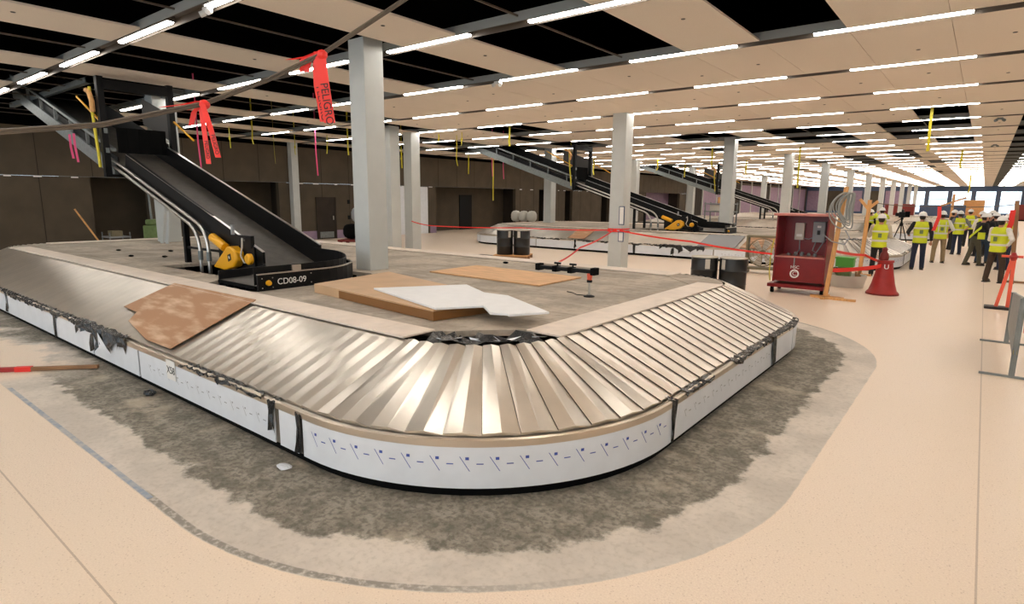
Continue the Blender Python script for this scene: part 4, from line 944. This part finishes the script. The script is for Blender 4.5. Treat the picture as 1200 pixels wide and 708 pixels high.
bag((-20.75, 15.35, .69), .34, .34, .32, 'blackmatt', 'dark_bag', 'black bag at the left end of the low red cart'); bag((-20.0, 15.85, .73), .34, .34, .36, 'blackmatt', 'dark_bag', 'black bag at the right end of the low red cart')
bag((-20.45, 15.5, 1.38), .26, .3, .33, 'greybox', 'grey_bag', 'grey bag piled on the low red cart'); bag((-19.93, 15.85, 1.44), .24, .3, .33, 'blackmatt', 'dark_bag', 'topmost black bag on the low red cart'); bag((-19.95, 15.75, 1.95), .25, .25, .17, 'vest', 'yellow_bag', 'yellow bundle on top of the bags on the red cart')
sheet([(-20.9, 13.9), (-18.6, 15.0), (-18.9, 15.5), (-21.2, 14.4)], 0, .03, 'wood_sheet', 'tan wooden sheet on the floor in front of the low red cart', 'board', 'ply')
# things on and behind the second carousel's deck
for k in range(3): bag((-19.7+k*.53, 25.2, 1.18), .25, .25, .29, 'clear', 'plastic_bundle', f'crumpled white plastic bundle standing on the second deck, {ordinal(k+1)} from the left', 'bundle')
sc = thing('rolling_rack', 'grey wheeled rack of gear behind the second conveyor', 'rack', (-10.9, 31.5, 0))
for x in (-.7, .7):
    for y in (-.4, .4): MB().box(x-.03, x+.03, y-.03, y+.03, 0, 2.0).build('upright', M['galv'], sc)
for z in (.3, .9, 1.5, 1.9): MB().box(-.75, .75, -.42, .42, z, z+.05).build('shelf', M['galv'], sc)
for k, (x, z, m) in enumerate(((-.3, .36, 'greybox'), (.3, .96, 'cyan'), (-.2, 1.56, 'palebox'), (.2, 1.96, 'wood'))): tag(MB().box(x-.3, x+.3, -.3, .3, 0, .32).build('gear_box', M[m], None, bevel=.02, loc=(-10.9, 31.5, z)), 'box on the grey wheeled rack, '+('lowest', 'second from the bottom', 'third from the bottom', 'topmost')[k], 'box')

# ------------------------------------------------------------------ people
def remesh(mb, voxel, name, m, parent, smooth=True):
    me = bpy.data.meshes.new(name); me.from_pydata([tuple(v) for v in mb.v], [], mb.f)
    o = bpy.data.objects.new(name, me); COL.objects.link(o)
    md = o.modifiers.new('r', 'REMESH'); md.mode = 'VOXEL'; md.voxel_size = voxel; md.use_smooth_shade = True
    sm = o.modifiers.new('s', 'SMOOTH'); sm.iterations = 2; sm.factor = .4
    dg = bpy.context.evaluated_depsgraph_get(); m2 = bpy.data.meshes.new_from_object(o.evaluated_get(dg))
    bpy.data.objects.remove(o); bpy.data.meshes.remove(me); m2.name = name
    m2.materials.clear(); m2.materials.append(m); o = bpy.data.objects.new(name, m2); COL.objects.link(o); o.parent = parent; return o
def limb(mb, pts, rs):
    mb.tube(pts, rs, 10)
    for p, r in zip(pts, rs): mb.ball(p, r*.99, n=10)
def torso(mb, secs, n=16):
    rows = []
    for z, rx, ry, cx, cy in secs: rows.append([(cx+rx*math.cos(2*PI*k/n), cy+ry*math.sin(2*PI*k/n), z) for k in range(n)])
    o = len(mb.v); mb.add([p for r in rows for p in r], [(i*n+k, i*n+(k+1) % n, (i+1)*n+(k+1) % n, (i+1)*n+k) for i in range(len(rows)-1) for k in range(n)]+[tuple(range(n-1, -1, -1)), tuple((len(rows)-1)*n+k for k in range(n))])
ARMS = {  # elbow, wrist in the right arm's frame (x out, y forward, z up), from the shoulder
 'down': ((.08, -.02, -.29), (.10, .06, -.53)), 'front': ((.07, .06, -.28), (-.08, .28, -.20)), 'raised': ((.10, .20, -.08), (-.06, .30, .12)), 'side': ((.14, -.04, -.27), (.10, .16, -.34)), 'hip': ((.17, -.08, -.25), (.02, .02, -.42)), 'back': ((.10, -.10, -.27), (-.06, -.17, -.44))}
def person(x, y, yaw, h, label, trousers, shirt, vest=True, arms=('down', 'down'), lean=0.0, stance=.10, stride=0.0, hat='hat', vert=False, hair=True, look=0.0, z=0.0, extra=None):
    root = thing('person', label, 'person', (x, y, z), yaw, 'people in hard hats')
    k = h/1.80; body = MB()
    B = lambda px, py, pz: Vector((px, py+lean*max(0, pz-.9), pz))*k
    hips = {s: B(s*.095, 0, .90) for s in (-1, 1)}; knee = {s: B(s*(stance+.005), .02+s*stride*.5, .49) for s in (-1, 1)}; ank = {s: B(s*(stance+.02), -.02+s*stride, .09) for s in (-1, 1)}
    sh = {s: B(s*.195, 0, 1.43) for s in (-1, 1)}; el, wr = {}, {}
    for s in (-1, 1):
        e, w_ = ARMS[arms[0 if s < 0 else 1]]
        el[s] = sh[s]+Vector((e[0]*s, e[1], e[2]))*k; wr[s] = sh[s]+Vector((w_[0]*s, w_[1], w_[2]))*k
    sec = lambda g: [tuple(q) for q in ((.86*k, (.165+g)*k, (.115+g)*k, 0, 0), (1.0*k, (.155+g)*k, (.11+g)*k, 0, lean*.1*k), (1.2*k, (.165+g)*k, (.115+g)*k, 0, lean*.3*k), (1.36*k, (.18+g)*k, (.12+g)*k, 0, lean*.46*k), (1.45*k, (.15+g)*k, (.09+g)*k, 0, lean*.55*k), (1.49*k, (.07+g*.5)*k, (.06+g*.5)*k, 0, lean*.58*k))]
    torso(body, sec(0))
    hc = B(0, .02, 1.635)
    limb(body, [B(0, 0, 1.44), B(0, .005, 1.54)], [.058*k, .055*k]); body.ball(hc, .078*k, .095*k, .115*k, 14)
    Rz = Matrix.Rotation(look, 3, 'Z'); fc = lambda a, b, c: hc+Rz @ Vector((a, b, c))*k
    body.ball(fc(0, .095, -.01), .016*k, .02*k, .022*k, 8); body.ball(fc(0, .06, -.075), .045*k, .035*k, .03*k, 8)
    for s in (-1, 1): body.ball(fc(s*.08, 0, -.005), .012*k, .02*k, .03*k, 8)
    for s in (-1, 1):
        limb(body, [hips[s], knee[s], ank[s]], [.078*k, .052*k, .038*k]); limb(body, [sh[s], el[s], wr[s]], [.052*k, .042*k, .029*k])
        d = (wr[s]-el[s]).normalized(); pc = wr[s]+d*.055*k; body.ball(pc, .034*k, .034*k, .045*k, 8); side = d.cross(Vector((0, 0, 1)) if abs(d.z) < .8 else Vector((0, 1, 0))).normalized(); cu = d.cross(side)
        for f in range(4):
            o_ = side*(f-1.5)*.019*k; L_ = (.068, .08, .076, .06)[f]*k
            limb(body, [pc+o_+d*.025*k, pc+o_+d*(.025*k+L_*.5)+cu*.008*k, pc+o_*.9+d*(.02*k+L_*.85)+cu*.03*k], [.0105*k, .0095*k, .008*k])
        limb(body, [pc-side*.028*k, pc-side*.052*k+d*.025*k, pc-side*.05*k+d*.055*k], [.012*k, .0105*k, .009*k])
        body.ball(ank[s]+Vector((0, .05*k, -.05*k)), .04*k, .1*k, .04*k, 8)
    remesh(body, .0135, 'body', M['skin'], root)
    t = MB(); torso(t, [(.80*k, .165*k, .12*k, 0, 0), (.90*k, .185*k, .135*k, 0, 0), (1.02*k, .178*k, .130*k, 0, lean*.1*k)])
    for s in (-1, 1): limb(t, [hips[s], knee[s], ank[s]+Vector((0, 0, -.02))], [.098*k, .075*k, .066*k])
    remesh(t, .02, 'trousers', trousers, root)
    t = MB(); torso(t, sec(.014))
    for s in (-1, 1): limb(t, [sh[s], el[s], el[s].lerp(wr[s], .85 if shirt[1] else .1)], [.07*k, .058*k, .045*k if shirt[1] else .056*k])
    remesh(t, .02, 'shirt', shirt[0], root)
    if vest:
        t = MB(); sv = sec(.032); sv = [(.83*k,)+sv[0][1:]]+sv[1:]; torso(t, sv)
        for s in (-1, 1): limb(t, [B(s*.09, 0, 1.46), B(s*.15, 0, 1.43)], [.05*k, .06*k])
        v = remesh(t, .02, 'safety_vest', M['vest'], root)
        rb = MB(); n = 24
        def band(z0, z1, g=.041):
            rows = []
            for z in (z0, z1):
                f = (z-1.0)/.36; rx = .155+.025*max(0, min(1, f))+g; ry = .11+.01*f+g
                rows.append([((rx)*math.cos(2*PI*j/n)*k, (ry)*math.sin(2*PI*j/n)*k+lean*(z-.9)*k, z*k) for j in range(n+1)])
            MB().grid(rows).build('reflective_band', M['reflect'], v)
        band(1.0, 1.055); band(1.27, 1.315)
        for s in ((-1, 1) if vert else ()):
            for fr in (-1, 1): rb.grid([[((s*.10+dx)*k, fr*(.158 if z < 1.4 else .14)*k+lean*(z-.9)*k, z*k) for dx in (-.014, .014)] for z in (1.06, 1.2, 1.32, 1.43)])
        if vert: rb.build('reflective_braces', M['reflect'], v)
        MB().box(-.045*k, .045*k, -.168*k+lean*.25*k, -.160*k+lean*.25*k, 1.12*k, 1.24*k).build('vest_patch', M['olive'], v)
    for s in (-1, 1):
        a = ank[s]; MB().ball((a.x, a.y+.055*k, .05*k), .052*k, .14*k, .055*k, 12).box(a.x-.045*k, a.x+.045*k, a.y-.07*k, a.y+.17*k, 0, .03*k).build('shoe', M['shoe'], root, smooth=True)
    if hair: MB().ball(hc+Vector((0, -.02*k, .005)), .084*k, .088*k, .11*k, 12).build('hair', M['hair'], root, smooth=True)
    if hat:
        hh = MB(); mt = Matrix.Rotation(look, 3, 'Z')
        hh.lathe([(.0, .135), (.05, .128), (.09, .10), (.112, .055), (.118, .02)], hc+Vector((0, 0, .03*k)), 20, mt @ Matrix.Diagonal((k*.95, k*1.12, k)))
        hh.lathe([(.114, .02), (.142, .012), (.142, .005), (.112, .008)], hc+Vector((0, 0, .03*k)), 20, mt @ Matrix.Diagonal((k*.95, k*1.2, k)))
        ht = hh.build('hard_hat', M[hat], root, smooth=True)
        MB().tube([hc+Vector((0, .11*k*math.cos(a), .035*k+.132*k*math.sin(a)))+Vector((0, 0, 0)) for a in (PI*j/10 for j in range(11))], .012*k, 6).build('hat_ridge', M[hat], ht, smooth=True)
    return root
navy, brown, tanp, grey, black, white, olivec, teal = cloth(34, 40, 62), cloth(66, 50, 38), cloth(150, 128, 96), cloth(120, 124, 128), cloth(26, 26, 30), cloth(226, 222, 214), cloth(82, 78, 64), cloth(40, 58, 80)
A_ = .0   # facing +y is away from the camera
person(.40, 20.55, -.55, 1.80, 'man in brown trousers and yellow vest beside the right wooden post', brown, (white, 1), True, ('front', 'hip'), stride=.05, stance=.14)
person(-1.50, 22.8, .15, 1.84, 'man in navy jeans, dark sleeves and yellow vest seen from behind', navy, (black, 1), True, ('side', 'down'), stance=.11)
person(-1.12, 25.9, .2, 1.84, 'man in tan trousers and white shirt with crossed reflective stripes', tanp, (white, 0), True, ('front', 'side'), stance=.13, vert=True)
person(-2.28, 20.0, .1, 1.80, 'man in yellow vest behind the red cone', black, (cloth(200, 190, 170), 0), True, ('front', 'front'))
person(-3.55, 31.0, .3, 1.88, 'yellow-vested man half hidden behind the one by the red cone', black, (M['vest'], 1), True, ('raised', 'raised'))
person(-.74, 30.6, .3, 1.80, 'man in yellow vest and grey sleeves farther up the hall', navy, (grey, 0), True, ('side', 'hip'))
person(-1.05, 33.4, -1.2, 1.80, 'man in dark clothes facing right behind the grey-sleeved man', black, (black, 1), False, ('front', 'front'))
person(-.12, 25.7, -1.0, 1.78, 'stooping man in grey-green trousers with a yellow bag strap', olivec, (black, 1), False, ('raised', 'front'), lean=.28, stride=.16)
person(-.02, 30.2, .5, 1.80, 'yellow-vested man just behind the stooping man', black, (white, 0), True, ('front', 'front'))
person(.12, 26.9, -.4, 1.78, 'man in navy jeans and black jacket close behind the stooping man', teal, (black, 1), False, ('front', 'down'), stride=.08)
person(.42, 27.6, .4, 1.80, 'man in black with white hard hat, head bowed, in the group', black, (black, 1), False, ('front', 'front'), lean=.15)
person(.28, 30.8, .1, 1.84, 'tall man in black jacket at the back of the group', black, (black, 1), False, ('down', 'front'))
person(.66, 24.6, .6, 1.80, 'man in pale shirt behind the man in brown trousers', navy, (white, 1), True, ('front', 'down'))
person(-.50, 36.5, .1, 1.82, 'farthest man in white hard hat behind the group', black, (grey, 1), True, ('down', 'down'))
person(-4.05, 31.5, -.5, 1.78, 'small far man with black camera bag behind the forked wooden post', black, (black, 1), True, ('front', 'front'))
bagc = bag((-4.05, 31.18, 1.0), .18, .12, .2, 'blackmatt', 'camera_bag', 'black camera bag on the man behind the forked post')
sb = tag(MB().ribbon([(-.3, 25.62, .95), (-.15, 25.45, 1.15), (.0, 25.5, 1.32)], (0, .2, 1), .10).box(-.08, .12, 25.36, 25.5, .92, 1.14).build('shoulder_bag', M['vest'], None), 'yellow shoulder bag carried by the stooping man', 'bag')
# video camera on tripod
tp = thing('tripod', 'black tripod standing among the men', 'tripod', (-2.72, 30.3, 0))
for a in (PI*.5, PI*1.2, PI*1.85): MB().tube([(0, 0, 1.32), (.2*math.cos(a), .2*math.sin(a), .75), (.42*math.cos(a), .42*math.sin(a), 0.0)], [.025, .022, .014], 7).build('leg', M['black'], tp)
MB().cyl((0, 0, 1.1), (0, 0, 1.44), .035, 10).build('centre_column', M['black'], tp); MB().ball((0, 0, 1.42), .06).build('head', M['black'], tp); MB().cyl((0, 0, 1.42), (-.25, -.25, 1.25), .014, 6).build('pan_handle', M['black'], tp)
vc = thing('video_camera', 'black video camera on the tripod', 'camera', (-2.72, 30.3, 1.47))
MB().box(-.11, .11, -.28, .22, 0, .24).build('body', M['black'], vc, bevel=.02); MB().cyl((0, .22, .12), (0, .45, .12), .075, 16).build('lens', M['blackmatt'], vc); MB().box(-.03, .03, -.2, .2, .30, .34).box(-.03, .03, -.2, -.15, .24, .3).box(-.03, .03, .15, .2, .24, .3).build('handle', M['black'], vc); MB().box(-.25, -.11, -.1, .1, .05, .2).build('side_monitor', M['black'], vc, bevel=.01); MB().box(.11, .28, -.25, -.1, .02, .26).build('battery', M['blackmatt'], vc, bevel=.01)
# far end of the hall: low machines before the windows
far = [(-9, 96, 3.2, 1.8, 'rust', 'dark red crate far off before the hall end windows'), (-4.5, 100, 5, 1.7, 'cyan', 'dark blue container far off before the hall end windows'), (-1.2, 104, 2.2, 2.4, 'wood', 'tan crate stack far off before the hall end windows'), (4.5, 92, 3.0, 1.9, 'rust', 'rust red skip far off at the right of the hall'), (6.5, 104, 4, 2.5, 'olive', 'olive machine far off at the right of the hall')]
for x, y, w_, h_, m, lab in far:
    o = thing('site_container', lab, 'container', (x, y, 0)); MB().box(-w_/2, w_/2, -.8, .8, .15, h_).build('body', M[m], o, bevel=.05)
    for k in range(5): MB().box(-w_/2+w_*k/4-.05, -w_/2+w_*k/4+.05, -.86, -.8, .15, h_).build('rib', M[m], o)
    MB().box(-w_/2, w_/2, -.7, .7, 0, .15).build('skid', M['blackmatt'], o)
